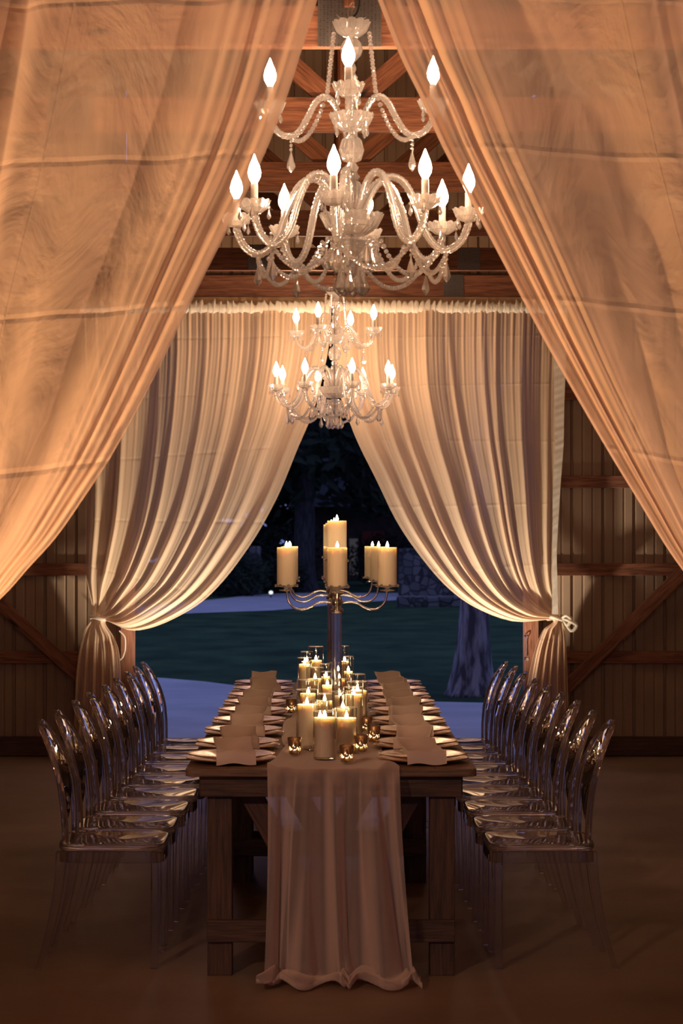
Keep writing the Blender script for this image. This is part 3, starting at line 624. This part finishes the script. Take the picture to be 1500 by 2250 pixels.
# runner
def RS(a): q = math.sin(a); return math.copysign(abs(q) ** 0.55, q) if abs(q) > 1e-6 else 0
def runner(u, v):
    s = v * 5.85   # metres of cloth from the far end
    LT = T1 - 0.04 - (T0 - 0.012)
    rp = [(7, 1.3, .9), (11, 2.1, -.7), (4, .5, .4)]
    fr = sum(math.sin(PI * n * u + p + d * math.sin(s * 1.3)) for n, p, d in rp) / 3
    x = TX + 0.008 + (u - 0.5) * 0.475
    if s < LT:
        y = T1 - 0.04 - s; near = max(0, 1 - (y - T0) / 0.5)
        w = 0.475 * (0.76 + 0.24 * near) + 0.035 * math.sin(s * 2.3) * (1 - near); x = TX + 0.008 + 0.02 * math.sin(s * 1.7) * (1 - near) + (u - 0.5) * w
        r = math.sin(PI * 9 * u + 1.5 * math.sin(s * 2.1) + 0.7); edge = (abs(u - .5) * 2) ** 2
        z = TZ + 0.0035 + (0.008 + 0.012 * edge) * (1 + r) * (0.5 + .5 * math.sin(s * 5 + 4 * u)) ** 2 * edge + .022 * near * near * max(0, fr + .2) * edge
        return (x, y, z)
    d = s - LT; H = TZ
    if d < H - 0.03:
        k = d / H; w = 0.475 + 0.10 * k ** 1.5; x = TX + 0.008 + (u - 0.5) * w + 0.025 * k * math.sin(PI * 5 * u + 1)
        bb = min(1, k * 14); f = (0.018 * bb + 0.042 * k) * (RS(PI * 8 * u + 0.6 + 0.8 * math.sin(2.6 * k + u)) + 0.5 * math.sin(PI * 13 * u + 2.2 * k))
        f += -0.02 * k * (1 - 2 * abs(math.sin(PI * 3 * u + k))); x += .02 * k
        return (x, T0 - 0.014 - 0.022 * bb - 0.045 * k - f * 0.8, TZ + 0.004 - d)
    e_ = (d - (H - 0.03)); k = 1
    x = TX + 0.028 + (u - 0.5) * (0.575 + 0.05 * min(1, e_ * 6)) + 0.025 * math.sin(PI * 5 * u + 1)
    f = 0.060 * (RS(PI * 8 * u + 0.6 + 0.8 * math.sin(2.6 + u)) + 0.5 * math.sin(PI * 13 * u + 2.2)) - 0.02 * (1 - 2 * abs(math.sin(PI * 3 * u + 1)))
    q = e_ / 0.6
    y = T0 - 0.081 - f * 0.8 * (1 - q) - 0.085 * math.sin(q * PI * 1.4) - 0.03 * q
    z = 0.006 + 0.040 * abs(math.sin(q * 7.0 + 6 * u + 2 * math.sin(7 * u))) * (1 - q) + .018 * (1 + math.sin(PI * 9 * u + 4 * q)) * (1 - q * .6)
    return (x, y, z)
tag(MB().grid(runner, 130, 420).build('table_runner', M['runner'], smooth=True), 'sheer dusty pink runner along the tables, trailing to the floor at the front', 'table runner')

# ================================================================== CHAIRS
def bez(pts, n): return path3(pts, n)
def make_chair(label, group):
    t = thing('ghost_chair', label, 'chair', (0, 0, 0), 0, group); A = M['acrylic']
    # seat: rounded slab with a shallow dip, x 0 (front) .. -0.40
    mb = MB(); n = 40; rings = [1.0, 0.97, 0.85, 0.6, 0.3]
    def so(a, k):
        ca, sa = math.cos(a), math.sin(a); e_ = 0.33
        x = (abs(ca) ** e_) * (1 if ca > 0 else -1) * 0.20 * k; y = (abs(sa) ** e_) * (1 if sa > 0 else -1) * (0.188 + 0.01 * ca) * k
        return x - 0.20, y
    lay = []
    def ring(k, z):
        b = len(mb.v)
        for i in range(n):
            x, y = so(2 * PI * i / n, k); mb.v.append((x, y, z))
        return b
    zs = [(0.97, .438), (1.0, .444), (1.0, .456), (.985, .463), (.93, .462), (.75, .457), (.45, .453), (.15, .452)]
    bs = [ring(k, z) for k, z in [(.2, .436), (.6, .437)] + zs]
    for a, b in zip(bs, bs[1:]):
        for i in range(n): mb.f.append([a + i, a + (i + 1) % n, b + (i + 1) % n, b + i])
    mb.f.append([bs[0] + i for i in range(n)][::-1]); mb.f.append([bs[-1] + i for i in range(n)])
    seat = mb.build('seat', A, t, smooth=True)
    mb = MB()
    oo = [so(2 * PI * i / n, .985) for i in range(n)]; ii = [so(2 * PI * i / n, .94) for i in range(n)]
    for pts, z in ((oo, .4355), (oo, .395), (ii, .395), (ii, .4355)): mb.v += [(p[0], p[1], z) for p in pts]
    for r in range(4):
        for i in range(n): mb.f.append([r * n + i, r * n + (i + 1) % n, ((r + 1) % 4) * n + (i + 1) % n, ((r + 1) % 4) * n + i])
    mb.build('apron', A, t)
    # backrest
    bx = lambda z: np.interp(z, [.44, .55, .65, .75, .83, .91], [-.392, -.398, -.410, -.432, -.455, -.486])
    def wz(z): return 0.187 * math.sqrt(max(0, 1 - ((z - .66) / .249) ** 2)) if z > .66 else 0.165 + .022 * max(0, (z - .46) / .2) ** .7
    def fwd(y): return 0.035 * (y / .187) ** 2
    out = []
    for k in range(8): z = .462 + (.66 - .462) * k / 8; out.append((-wz(z), z))
    for k in range(25): a = PI - PI * k / 24; out.append((.187 * math.cos(a), .66 + .249 * math.sin(a)))
    for k in range(7, -1, -1): z = .462 + (.66 - .462) * k / 8; out.append((wz(z), z))
    mb = MB(); m = len(out)
    for i, (y, z) in enumerate(out):
        # rectangular section, inward offset
        cz = .66; l = math.hypot(y, (z - cz) if z > cz else 0) or 1; iy = -y / l if z > cz else (-1 if y > 0 else 1); iz = -(z - cz) / l if z > cz else 0
        w = 0.030 if z < .66 else 0.030 - .010 * (z - .66) / .25
        y2, z2 = y + iy * w, z + iz * w; X = bx(z) + fwd(y); X2 = bx(z2) + fwd(y2)
        mb.v += [(X - .011, y, z), (X + .011, y, z), (X2 + .009, y2, z2), (X2 - .009, y2, z2)]
    for i in range(m - 1):
        for k in range(4): mb.f.append([4 * i + k, 4 * i + (k + 1) % 4, 4 * i + 4 + (k + 1) % 4, 4 * i + 4 + k])
    mb.f.append([3, 2, 1, 0]); mb.f.append([4 * m - 4 + k for k in range(4)])
    mb.build('back_frame', A, t, bevel=0.003)
    mb = MB(); nr = 6; nn = 32
    for sgn in (1, -1):
        for j in range(nr + 1):
            for i in range(nn):
                a = 2 * PI * i / nn; k = j / nr; y = .153 * k * math.cos(a); z = .70 + (.176 if math.sin(a) > 0 else .20) * k * math.sin(a)
                mb.v.append((bx(z) + fwd(y) + sgn * .004, y, z))
    o2 = (nr + 1) * nn
    for j in range(nr):
        for i in range(nn):
            q = [j * nn + i, j * nn + (i + 1) % nn, (j + 1) * nn + (i + 1) % nn, (j + 1) * nn + i]; mb.f.append(q); mb.f.append([o2 + x for x in q[::-1]])
    for i in range(nn): mb.f.append([nr * nn + i, nr * nn + (i + 1) % nn, o2 + nr * nn + (i + 1) % nn, o2 + nr * nn + i])
    mb.build('back_panel', A, t, smooth=False)
    for sy in (-1, 1):
        def leg(pts, w0, w1):
            mb = MB(); P = bez(pts, 14)
            for i, p in enumerate(P):
                w = w0 + (w1 - w0) * i / 14
                for a, b in ((-1, -1), (1, -1), (1, 1), (-1, 1)): mb.v.append((p[0] + a * w / 2, p[1] + b * w / 2, p[2]))
            for i in range(14):
                for k in range(4): mb.f.append([4 * i + k, 4 * i + 4 + k, 4 * i + 4 + (k + 1) % 4, 4 * i + (k + 1) % 4])
            mb.f.append([0, 1, 2, 3]); mb.f.append([56 + k for k in (3, 2, 1, 0)])
            return mb
        leg([(-.032, sy * .158, .434), (-.034, sy * .157, .3), (-.037, sy * .155, .15), (-.040, sy * .153, 0.0)], .040, .026).build('leg', A, t, bevel=0.003)
        leg([(-.385, sy * .158, .434), (-.392, sy * .159, .33), (-.42, sy * .162, .17), (-.468, sy * .166, 0.0)], .036, .022).build('leg', A, t, bevel=0.003)
    return t
CY = [7.73, 8.17, 8.67, 9.14, 9.59, 10.08, 10.60, 11.05, 11.46]
CXL = [-1.065, -1.062, -1.050, -1.039, -1.022, -1.017, -1.013, -1.012, -1.005]; CXR = [1.100, 1.088, 1.087, 1.080, 1.066, 1.062, 1.053, 1.048, 1.032]
ORD = ['nearest the camera', 'second from the camera', 'third from the camera', 'fourth from the camera', 'fifth from the camera', 'sixth from the camera', 'seventh from the camera', 'second from the doorway end', 'nearest the doorway']
ch = make_chair('clear acrylic oval back chair on the left of the table, ' + ORD[0], 'clear chairs along the table'); index_kids()
rng = random.Random(9)
for s in (0, 1):
    for i in range(9):
        x = (CXL[i] + .486) if s == 0 else (CXR[i] - .486); rz = (0 if s == 0 else PI) + rng.uniform(-.015, .015)
        lab = 'clear acrylic oval back chair on the %s of the table, %s' % (('left', 'right')[s], ORD[i])
        if s == 0 and i == 0: ch.location = (x, CY[i], 0); ch.rotation_euler = (0, 0, rz)
        else: dup(ch, (x, CY[i], 0), rz, lab)

# ================================================================== PLACE SETTINGS
def make_charger():
    t = thing('charger_plate', '', 'charger plate', (0, 0, 0), 0, 'copper charger plates along the tables')
    MB().lathe([(0.02, 0), (.09, 0), (.105, .004), (.155, .012), (.168, .0145), (.1685, .017), (.165, .0165), (.150, .0155), (.104, .008), (.09, .005), (.02, .005)], 48).build('dish', M['charger'], t, smooth=True)
    MB().tube([(.167 * math.cos(a), .167 * math.sin(a), .0165) for a in np.linspace(0, 2 * PI, 64, endpoint=False)], .0022, 6, closed=True).build('rim', M['gold_rim'], t, smooth=True); return t
def make_plate():
    t = thing('dinner_plate', '', 'plate', (0, 0, 0), 0, 'upper plates on the chargers')
    MB().lathe([(0.02, 0), (.085, 0), (.10, .003), (.15, .015), (.162, .018), (.1625, .0205), (.15, .0185), (.10, .007), (.085, .004), (.02, .004)], 48).build('dish', M['plate'], t, smooth=True)
    MB().tube([(.161 * math.cos(a), .161 * math.sin(a), .0198) for a in np.linspace(0, 2 * PI, 64, endpoint=False)], .0018, 6, closed=True).build('rim', M['gold_rim'], t, smooth=True); return t
def napkin_mesh(seed, z_off=0):
    rng = random.Random(seed); a1, a2, a3 = rng.uniform(0, 6), rng.uniform(.6, 1.2), rng.uniform(-.3, .3)
    def fn(u, v, off=0):
        # v 0 far end .. 1 hanging over the front rim
        w = 0.145 - 0.012 * math.sin(PI * v); x = (u - .5) * w + .010 * a3 * (v - .5) * 2
        s = -0.070 + 0.243 * v; y = -s
        z = np.interp(s, [-.10, -.03, .03, .10, .145, .158, .168, .173], [.026, .014, .006, .012, .026, .0265, .012, -.012])
        z += .030 * (2 * abs(u - .5)) ** 2 * math.sin(PI * min(1, v * 1.15)) * a2 + .004 * math.sin(7 * u + a1 + 3 * v)
        z += .032 * max(0, 1 - v / .3) ** 1.5
        return (x, y, z + off)
    mb = MB().grid(lambda u, v: fn(u, v, .010), 16, 40, False); b = len(mb.v); mb.grid(lambda u, v: fn(u, v, .0), 16, 40, False)
    nu = 16; nv = 40
    def idx(i, j, o): return o + j * (nu + 1) + i
    for j in range(nv):
        for i in (0, nu): mb.f.append([idx(i, j, 0), idx(i, j + 1, 0), idx(i, j + 1, b), idx(i, j, b)])
    for i in range(nu):
        for j in (0, nv): mb.f.append([idx(i, j, 0), idx(i + 1, j, 0), idx(i + 1, j, b), idx(i, j, b)])
    return mb
c0 = make_charger(); p0 = make_plate(); index_kids()
PY = [7.63, 8.12, 8.66, 9.14, 9.66, 10.14, 10.60, 11.05, 11.55]
PXL = [508, 522, 536, 548, 556, 563, 571, 577, 580]; PXR = [928, 914, 904, 898, 892, 886, 880, 874, 868]
NPX = [(-22, 12)[0]] * 9
napmesh = [napkin_mesh(60 + k) for k in range(4)]
first = True
for s in (0, 1):
    for i in range(9):
        x = ((PXL, PXR)[s][i] - VPX) * PY[i] / FPX; x = max(min(x, .395), -.338); sd = ('left', 'right')[s]
        la = 'copper glass charger plate on the %s side, setting %s' % (sd, ORD[i]); lbp = 'pale copper rimmed plate on the %s side charger, %s' % (sd, ORD[i])
        if first: c0.location = (x, PY[i], TZ + .001); c0['label'] = la; p0.location = (x, PY[i], TZ + .0135); p0['label'] = lbp; first = False
        else: dup(c0, (x, PY[i], TZ + .001), None, la); dup(p0, (x + rng.uniform(-.003, .003), PY[i] + rng.uniform(-.003, .003), TZ + .0135), None, lbp)
        nx = x + (0.008 if s == 0 else -0.012) + rng.uniform(-.012, .012)
        nk = napmesh[(i * 2 + s) % 4].build('napkin', M['napkin'], None, smooth=True, loc=(nx, PY[i], TZ + .021)); nk.rotation_euler = (0, 0, rng.uniform(-.13, .13))
        tag(nk, 'taupe folded napkin draped over the plate on the %s side, %s' % (sd, ORD[i]), 'napkin', 'folded napkins on the plates')

# ================================================================== CANDLES ON THE TABLE
def flame_mb(z, h=.026, r=.0065): return MB().lathe([(r * .3, z), (r * .9, z + h * .18), (r, z + h * .35), (r * .6, z + h * .65), (r * .1, z + h)], 10)
def pillar(name, loc, r, h, label, group, flame_h=.028, smo=.1):
    t = thing(name, label, 'candle', loc, 0, group)
    MB().lathe([(r * .6, 0), (r * .97, .001), (r, .004), (r, h - .004), (r * .985, h), (r * .90, h - .002), (r * .75, h - .010), (r * .3, h - .012), (.002, h - .012)], 32).build('wax', M['wax'], t, smooth=False)
    MB().tube([(0, 0, h - .012), (0, 0, h - .002)], .0012, 5).build('wick', M['cord'], t)
    flame_mb(h - .002, flame_h, .0072).build('flame', M['flame'], t, smooth=True)
    return t
HC = [(713, 7.66, .043, .178, .148, 'front and centre, filled with a wide candle'), (761, 7.90, .041, .172, .126, 'front right, beside the front centre one'), (674, 7.98, .041, .236, .172, 'tall, front left behind the gold votive'),
      (703, 8.19, .038, .176, .104, 'short, behind the front centre one'), (753, 8.16, .043, .215, .142, 'tall, second row right of centre'), (776, 8.42, .040, .214, .178, 'tall full one, second row right'),
      (785, 8.76, .043, .214, .168, 'tall full one, third row far right'), (713, 8.62, .038, .172, .135, 'third row centre'), (677, 8.82, .043, .218, .152, 'tall, third row left'), (747, 9.12, .036, .20, .12, 'fourth row, just right of centre'),
      (785, 9.34, .036, .208, .13, 'fourth row far right'), (719, 9.36, .030, .218, .15, 'slim, fourth row centre'), (692, 9.80, .042, .21, .15, 'fifth row left'), (745, 9.95, .035, .225, .14, 'fifth row right of centre'),
      (669, 10.55, .036, .214, .175, 'sixth row, leftmost'), (765, 10.75, .028, .21, .125, 'slim, sixth row right'), (694, 10.98, .040, .25, .17, 'tallest, near the far end left'), (757, 11.25, .024, .24, .15, 'slim tall one near the far end right'),
      (716, 10.25, .030, .20, .13, 'slim, beside the candelabra stem'), (674, 11.40, .034, .20, .14, 'at the far end left'), (734, 10.40, .030, .19, .12, 'slim, behind the candelabra stem')]
for (x, Y, r, h, chh, d) in HC:
    X = (x - VPX) * Y / FPX; tg = 'glass candle cylinders down the middle'
    t = thing('hurricane_glass', 'clear glass cylinder around a pillar candle, ' + d, 'glass cylinder', (X, Y, TZ + .008), 0, tg)
    w = .0022
    MB().lathe([(.004, 0), (r * .9, 0), (r, .004), (r, h)], 40, caps=False).build('cylinder', M['glass'], t, smooth=True)
    ringp = [(math.cos(a) * (r - w * .5), math.sin(a) * (r - w * .5), h) for a in np.linspace(0, 2 * PI, 40, endpoint=False)]
    MB().tube(ringp, .0018, 6, closed=True).build('rim', M['crystal'], t, smooth=True)
    cr = (r - w - .0012) if x in (713, 761, 776, 785, 674) else r * .8
    pillar('pillar_candle', (X, Y, TZ + .0145), cr, chh, 'ivory pillar candle burning inside the glass cylinder, ' + d, 'pillar candles in glass')
VT = [(647, 7.78, 'left of the glass cylinders'), (761, 7.50, 'at the very front of the runner'), (793, 7.88, 'right beside the front cylinders'), (821, 8.28, 'rightmost, beside the plates'), (804, 8.70, 'on the right, furthest back on that side'), (640, 9.66, 'on the left, furthest back')]
for (x, Y, d) in VT:
    t = thing('votive_holder', 'gold speckled mercury glass votive ' + d, 'votive holder', ((x - VPX) * Y / FPX, Y, TZ + .012), 0, 'gold votives on the runner')
    MB().lathe([(.003, 0), (.020, 0), (.0225, .003), (.0275, .064), (.0262, .064), (.021, .006), (.003, .005)], 28).build('glass', M['mercury'], t, smooth=True)
    MB().lathe([(.003, .006), (.0185, .006), (.0195, .018), (.003, .019)], 16).build('tealight', M['wax'], t); flame_mb(.019, .018, .005).build('flame', M['flame'], t)

# ================================================================== CANDELABRAS
def make_candelabra():
    t = thing('candelabra', '', 'candelabra', (0, 0, 0), 0, 'crystal candelabras in a row down the table'); C_ = M['optic']; zt = -TZ
    z = lambda Z: Z - TZ
    MB().lathe([(.005, 0), (.085, 0), (.088, .006), (.08, .012), (.03, .018), (.022, .03), (.005, .032)], 32).build('base', M['chrome'], t, smooth=True)
    MB().lathe([(.021, .03), (.021, z(1.265))], 6).build('stem', C_, t)
    MB().tube([(0, 0, z(1.262)), (0, 0, z(1.48))], .0055, 8).build('rod', M['chrome'], t)
    MB().lathe([(.012, z(1.262)), (.026, z(1.268)), (.028, z(1.28)), (.016, z(1.29)), (.02, z(1.30)), (.026, z(1.315)), (.02, z(1.33)), (.014, z(1.34)), (.03, z(1.347)), (.03, z(1.352)), (.012, z(1.36))], 16).build('hub', M['chrome'], t, smooth=True)
    MB().bead((0, 0, z(1.39)), .026, .026, 10).build('crystal_ball', C_, t)
    MB().lathe([(.01, z(1.42)), (.018, z(1.43)), (.01, z(1.45)), (.016, z(1.47)), (.01, z(1.482))], 10).build('crystal_ball', C_, t)
    spots = [(0, 0, 1.492)]; RC = []
    for k in range(4):
        a = PI / 2 * k; ca, sa = math.cos(a), math.sin(a)
        pr = [(.022, 1.309), (.05, 1.312), (.085, 1.307), (.115, 1.290), (.15, 1.279), (.185, 1.288), (.208, 1.318), (.2165, 1.365)]
        pts = path3([(r_ * ca, r_ * sa, z(zz)) for r_, zz in pr], 28)
        arm = MB().tube(pts, .0052, 8).build('arm', M['chrome'], t, smooth=True)
        spots.append((.2165 * ca, .2165 * sa, 1.385))
    for (x, y, Z) in spots:
        c = (x, y, z(Z) - .016)
        d = MB().lathe([(.006, -.012), (.030, -.010), (.032, -.006), (.010, -.002), (.012, .004), (.044, .009), (.046, .013), (.012, .012), (.002, .012)], 24, c).build('holder', M['crystal_clear'], t, smooth=True)
        for q in range(8):
            aa = PI / 4 * q + .2; lo = (x + .047 * math.cos(aa), y + .047 * math.sin(aa), c[2] + .013)
            if RC: o = RC[0].copy(); COL.objects.link(o); o.parent = d; o.location = lo
            else: RC.append(MB().bead((0, 0, 0), .0065, .0065, 8).build('rim_crystal', C_, d, loc=lo))
    return t, spots
cd, spots = make_candelabra(); index_kids()
CD = [(740, 8.80, 'nearest the camera'), (733.5, 9.93, 'in the middle of the row'), (727.5, 10.79, 'furthest, at the doorway end')]
names = ['on its tall centre', 'on its right arm', 'on its rear arm', 'on its left arm', 'on its front arm']
for i, (x, Y, d) in enumerate(CD):
    X = (x - VPX) * Y / FPX; lab = 'clear crystal and chrome five candle candelabra ' + d
    if i == 0: cd.location = (X, Y, TZ + .009); cd['label'] = lab
    else: dup(cd, (X, Y, TZ + .009), None, lab)
    for (sx, sy, Z), nm in zip(spots, names):
        pillar('pillar_candle', (X + sx, Y + sy, Z + .0055), .0415, .172 if nm == names[0] else .165, 'ivory pillar candle on the candelabra %s, %s' % (d, nm), 'candles on the candelabras')

# ================================================================== CHANDELIERS
def drop_mb(L_, w, n=6): return MB().lathe([(w * .12, 0), (w * .35, -L_ * .2), (w * .8, -L_ * .55), (w * .95, -L_ * .72), (w * .5, -L_ * .9), (w * .06, -L_)], n)
def make_chandelier():
    t = thing('chandelier', '', 'chandelier', (0, 0, 0), 0, 'crystal chandeliers over the table'); X = M['crystal']
    zz = lambda y: (660 - y) * .0016
    def scal(n, amp):
        def f(a, r, z, i): k = (1 + amp * abs(math.cos(n * a / 2)) * (r > .02)); return r * k, z + (0.006 * abs(math.cos(n * a / 2)) if i in (3, 4, 5) else 0)
        return f
    def bowl(r, h, c, nm, n=12, par=None, mat=None):
        pr = [(.006, 0), (r * .45, h * .06), (r * .78, h * .38), (r * .95, h * .8), (r, h), (r * .95, h * .98), (r * .72, h * .45), (r * .40, h * .15), (.006, h * .1)]
        return MB().lathe(pr, 48, c, scal(n, .07)).build(nm, mat or X, par or t, smooth=False)
    bowl(.064, .05, (0, 0, zz(82)), 'crown_dish')
    MB().lathe([(.008, zz(82)), (.018, zz(84)), (.034, zz(95)), (.041, zz(108)), (.034, zz(122)), (.016, zz(134)), (.010, zz(138))], 14).build('glass_ball', X, t)
    MB().lathe([(.010, zz(250)), (.02, zz(243)), (.013, zz(230)), (.022, zz(215)), (.026, zz(200)), (.016, zz(185)), (.022, zz(170)), (.012, zz(160)), (.018, zz(150)), (.010, zz(138))], 14).build('stem', X, t)
    bowl(.076, .055, (0, 0, zz(288)), 'upper_bowl', 16)
    MB().lathe([(.012, zz(358)), (.034, zz(352)), (.045, zz(330)), (.036, zz(308)), (.014, zz(296)), (.01, zz(290))], 14).build('glass_ball', X, t)
    MB().lathe([(.01, zz(470)), (.03, zz(462)), (.036, zz(440)), (.034, zz(415)), (.022, zz(398)), (.03, zz(388)), (.018, zz(378)), (.026, zz(368)), (.014, zz(358))], 14).build('stem', X, t)
    bowl(.108, .075, (0, 0, zz(520)), 'lower_bowl', 20, None, M['crystal_clear'])
    MB().lathe([(.004, zz(612)), (.016, zz(606)), (.03, zz(590)), (.022, zz(575)), (.012, zz(568)), (.045, zz(545)), (.055, zz(530)), (.02, zz(522))], 16).build('finial', X, t)
    MB().tube([(0, 0, zz(570)), (0, 0, zz(38))], .004, 6).build('rod', M['silver'], t)
    # hook and cord
    MB().tube(path3([(0, 0, zz(45)), (-.012, 0, zz(30)), (-.006, 0, zz(12)), (.008, 0, zz(5)), (.006, 0, zz(20)), (-.002, 0, zz(25))], 20), .0022, 6).build('hook', X, t)
    hook_z = zz(5)
    # three leaf spikes on the crown
    for k, a in enumerate((2.6, 3.4, 0.4)): MB().tube([(.02 * math.cos(a), .02 * math.sin(a), zz(52)), (.055 * math.cos(a), .055 * math.sin(a), zz(34))], [.006, .001], 6).build('crystal_spike', X, t)
    arms = []
    low = [(.035, 478), (.06, 440), (.09, 408), (.135, 391), (.185, 405), (.225, 450), (.262, 515), (.305, 548), (.345, 553), (.385, 535), (.408, 505), (.412, 492)]
    upp = [(.03, 275), (.05, 243), (.072, 220), (.098, 212), (.128, 226), (.155, 258), (.185, 288), (.215, 298), (.252, 292), (.280, 270), (.287, 250)]
    def arm(prof, ang, rt):
        ca, sa = math.sin(ang), -math.cos(ang)
        P = path3([(r * ca, r * sa, zz(y)) for r, y in prof], 170)
        a = MB().tube(P, rt, 14, rope=5, amp=.20, twist=80).build('arm', X, t, smooth=True)
        x, y, z = P[-1]
        bowl(.054, .040, (x, y, z - .002), 'drip_dish', 12, a)
        MB().lathe([(.006, z), (.0125, z + .006), (.0125, z + .098), (.006, z + .10)], 12, (x, y, 0)).build('candle_sleeve', M['sleeve'], a, smooth=False)
        MB().lathe([(.008, z + .098), (.011, z + .104), (.0205, z + .122), (.0225, z + .138), (.0175, z + .160), (.008, z + .182), (.0012, z + .200)], 12, (x, y, 0)).build('bulb', M['bulb'], a, smooth=True)
        return (x, y, z)
    pend_small = drop_mb(.036, .0085); pend_big = drop_mb(.074, .0165); pend_pear = drop_mb(.082, .022, 8)
    meshes = {}
    def pendant(kind, x, y, z, beads=1):
        key = (kind, beads)
        if key not in meshes:
            mb = MB()
            for b in range(beads): mb.bead((0, 0, -.008 - .015 * b), .006, .0062, 6)
            src = {'s': pend_small, 'b': pend_big, 'p': pend_pear}[kind]; off = len(mb.v); zo = -.015 * beads
            mb.v += [(v[0], v[1], v[2] + zo) for v in src.v]; mb.f += [[off + q for q in f] for f in src.f]
            o = mb.build('crystal_pendant', M['crystal_clear'] if kind != 's' else X, t); meshes[key] = o; o.location = (x, y, z)
        else:
            o = meshes[key].copy(); COL.objects.link(o); o.location = (x, y, z)
        o.rotation_euler = (0, 0, random.uniform(0, 3))
    def chain(p0_, p1_, sag, n, br=.0082):
        mb = MB()
        for k in range(n):
            f = (k + .5) / n; p = Vector(p0_).lerp(Vector(p1_), f); p.z -= sag * 4 * f * (1 - f); mb.bead(p, br * (1 + .12 * (k % 2)), br * 1.05, 6)
        mb.build('bead_chain', M['crystal_clear'], t)
    off = math.radians(-9)
    for k in range(8):
        a = off + PI / 4 * k; x, y, z = arm(low, a, .0125); ca, sa = math.sin(a), -math.cos(a)
        for q in range(4): b = a + PI / 4 + q * PI / 2; pendant('s', x + .05 * math.cos(b), y + .05 * math.sin(b), z + .026, 1)
        pendant('b', .335 * ca, .335 * sa, zz(560), 2 + (k % 2))
        a2 = a + PI / 4; c2, s2 = math.sin(a2), -math.cos(a2)
        chain((.335 * ca, .335 * sa, zz(560)), (.335 * c2, .335 * s2, zz(560)), .085, 26)
        chain((.10 * ca, .10 * sa, zz(525)), (.30 * ca, .30 * sa, zz(560)), .10, 22)
        pendant('p', .088 * ca, .088 * sa, zz(525), 2)
        pendant('p', .045 * c2, .045 * s2, zz(570), 3)
    off2 = math.radians(-3)
    for k in range(4):
        a = off2 + PI / 2 * k; x, y, z = arm(upp, a, .0105); ca, sa = math.sin(a), -math.cos(a)
        for q in range(4): b = a + PI / 4 + q * PI / 2; pendant('s', x + .05 * math.cos(b), y + .05 * math.sin(b), z + .026, 1)
        pendant('b', .213 * ca, .213 * sa, zz(304), 3)
        chain((.062 * ca, .062 * sa, zz(70)), (.085 * ca, .085 * sa, zz(205)), -.0, 16)
        chain((.09 * ca, .09 * sa, zz(210)), (.205 * ca, .205 * sa, zz(305)), .055, 16)
        pendant('s', .075 * math.sin(a + PI / 4), -.075 * math.cos(a + PI / 4), zz(262), 1)
    return t, hook_z
chd, hz = make_chandelier(); index_kids()
chd.location = (0.104, 7.2, px(0, 660, 7.2).z); chd['label'] = 'large crystal chandelier hanging nearest the camera above the table front'
dup(chd, (0.087, 14.0, px(0, 948, 14.0).z), math.radians(-20), 'crystal chandelier hanging further back in front of the doorway curtains')
for (x, Y, zc, lab) in ((0.104, 7.2, chd.location.z, 'black cord and chain holding the nearest chandelier'), (0.087, 14.0, px(0, 948, 14.0).z, 'black cord and chain holding the farther chandelier')):
    z0 = zc + hz; t = thing('hanging_cord', lab, 'cord', (x, Y, z0)); top = TB + 0.02 - z0 if Y < 8 else roofz(XC) - .1 - z0
    top = max(top, .25) if Y > 8 else 1.6
    MB().tube(path3([(.0, .0, -.06), (.022, 0, -.03), (.028, 0, .02), (.015, 0, .09), (.01, 0, .2), (.012, 0, top)], 30), .0035, 6).build('cord', M['cord'], t, smooth=True)
    mb = MB(); k = 0; z = -.008
    while z < top:
        P = [((.006 * math.cos(a)) * (1 if k % 2 else 0), (.006 * math.cos(a)) * (0 if k % 2 else 1), z + .012 + .012 * math.sin(a)) for a in np.linspace(0, 2 * PI, 10, endpoint=False)]
        mb.tube(P, .0016, 5, closed=True); z += .019; k += 1
    mb.build('chain', M['silver'], t)
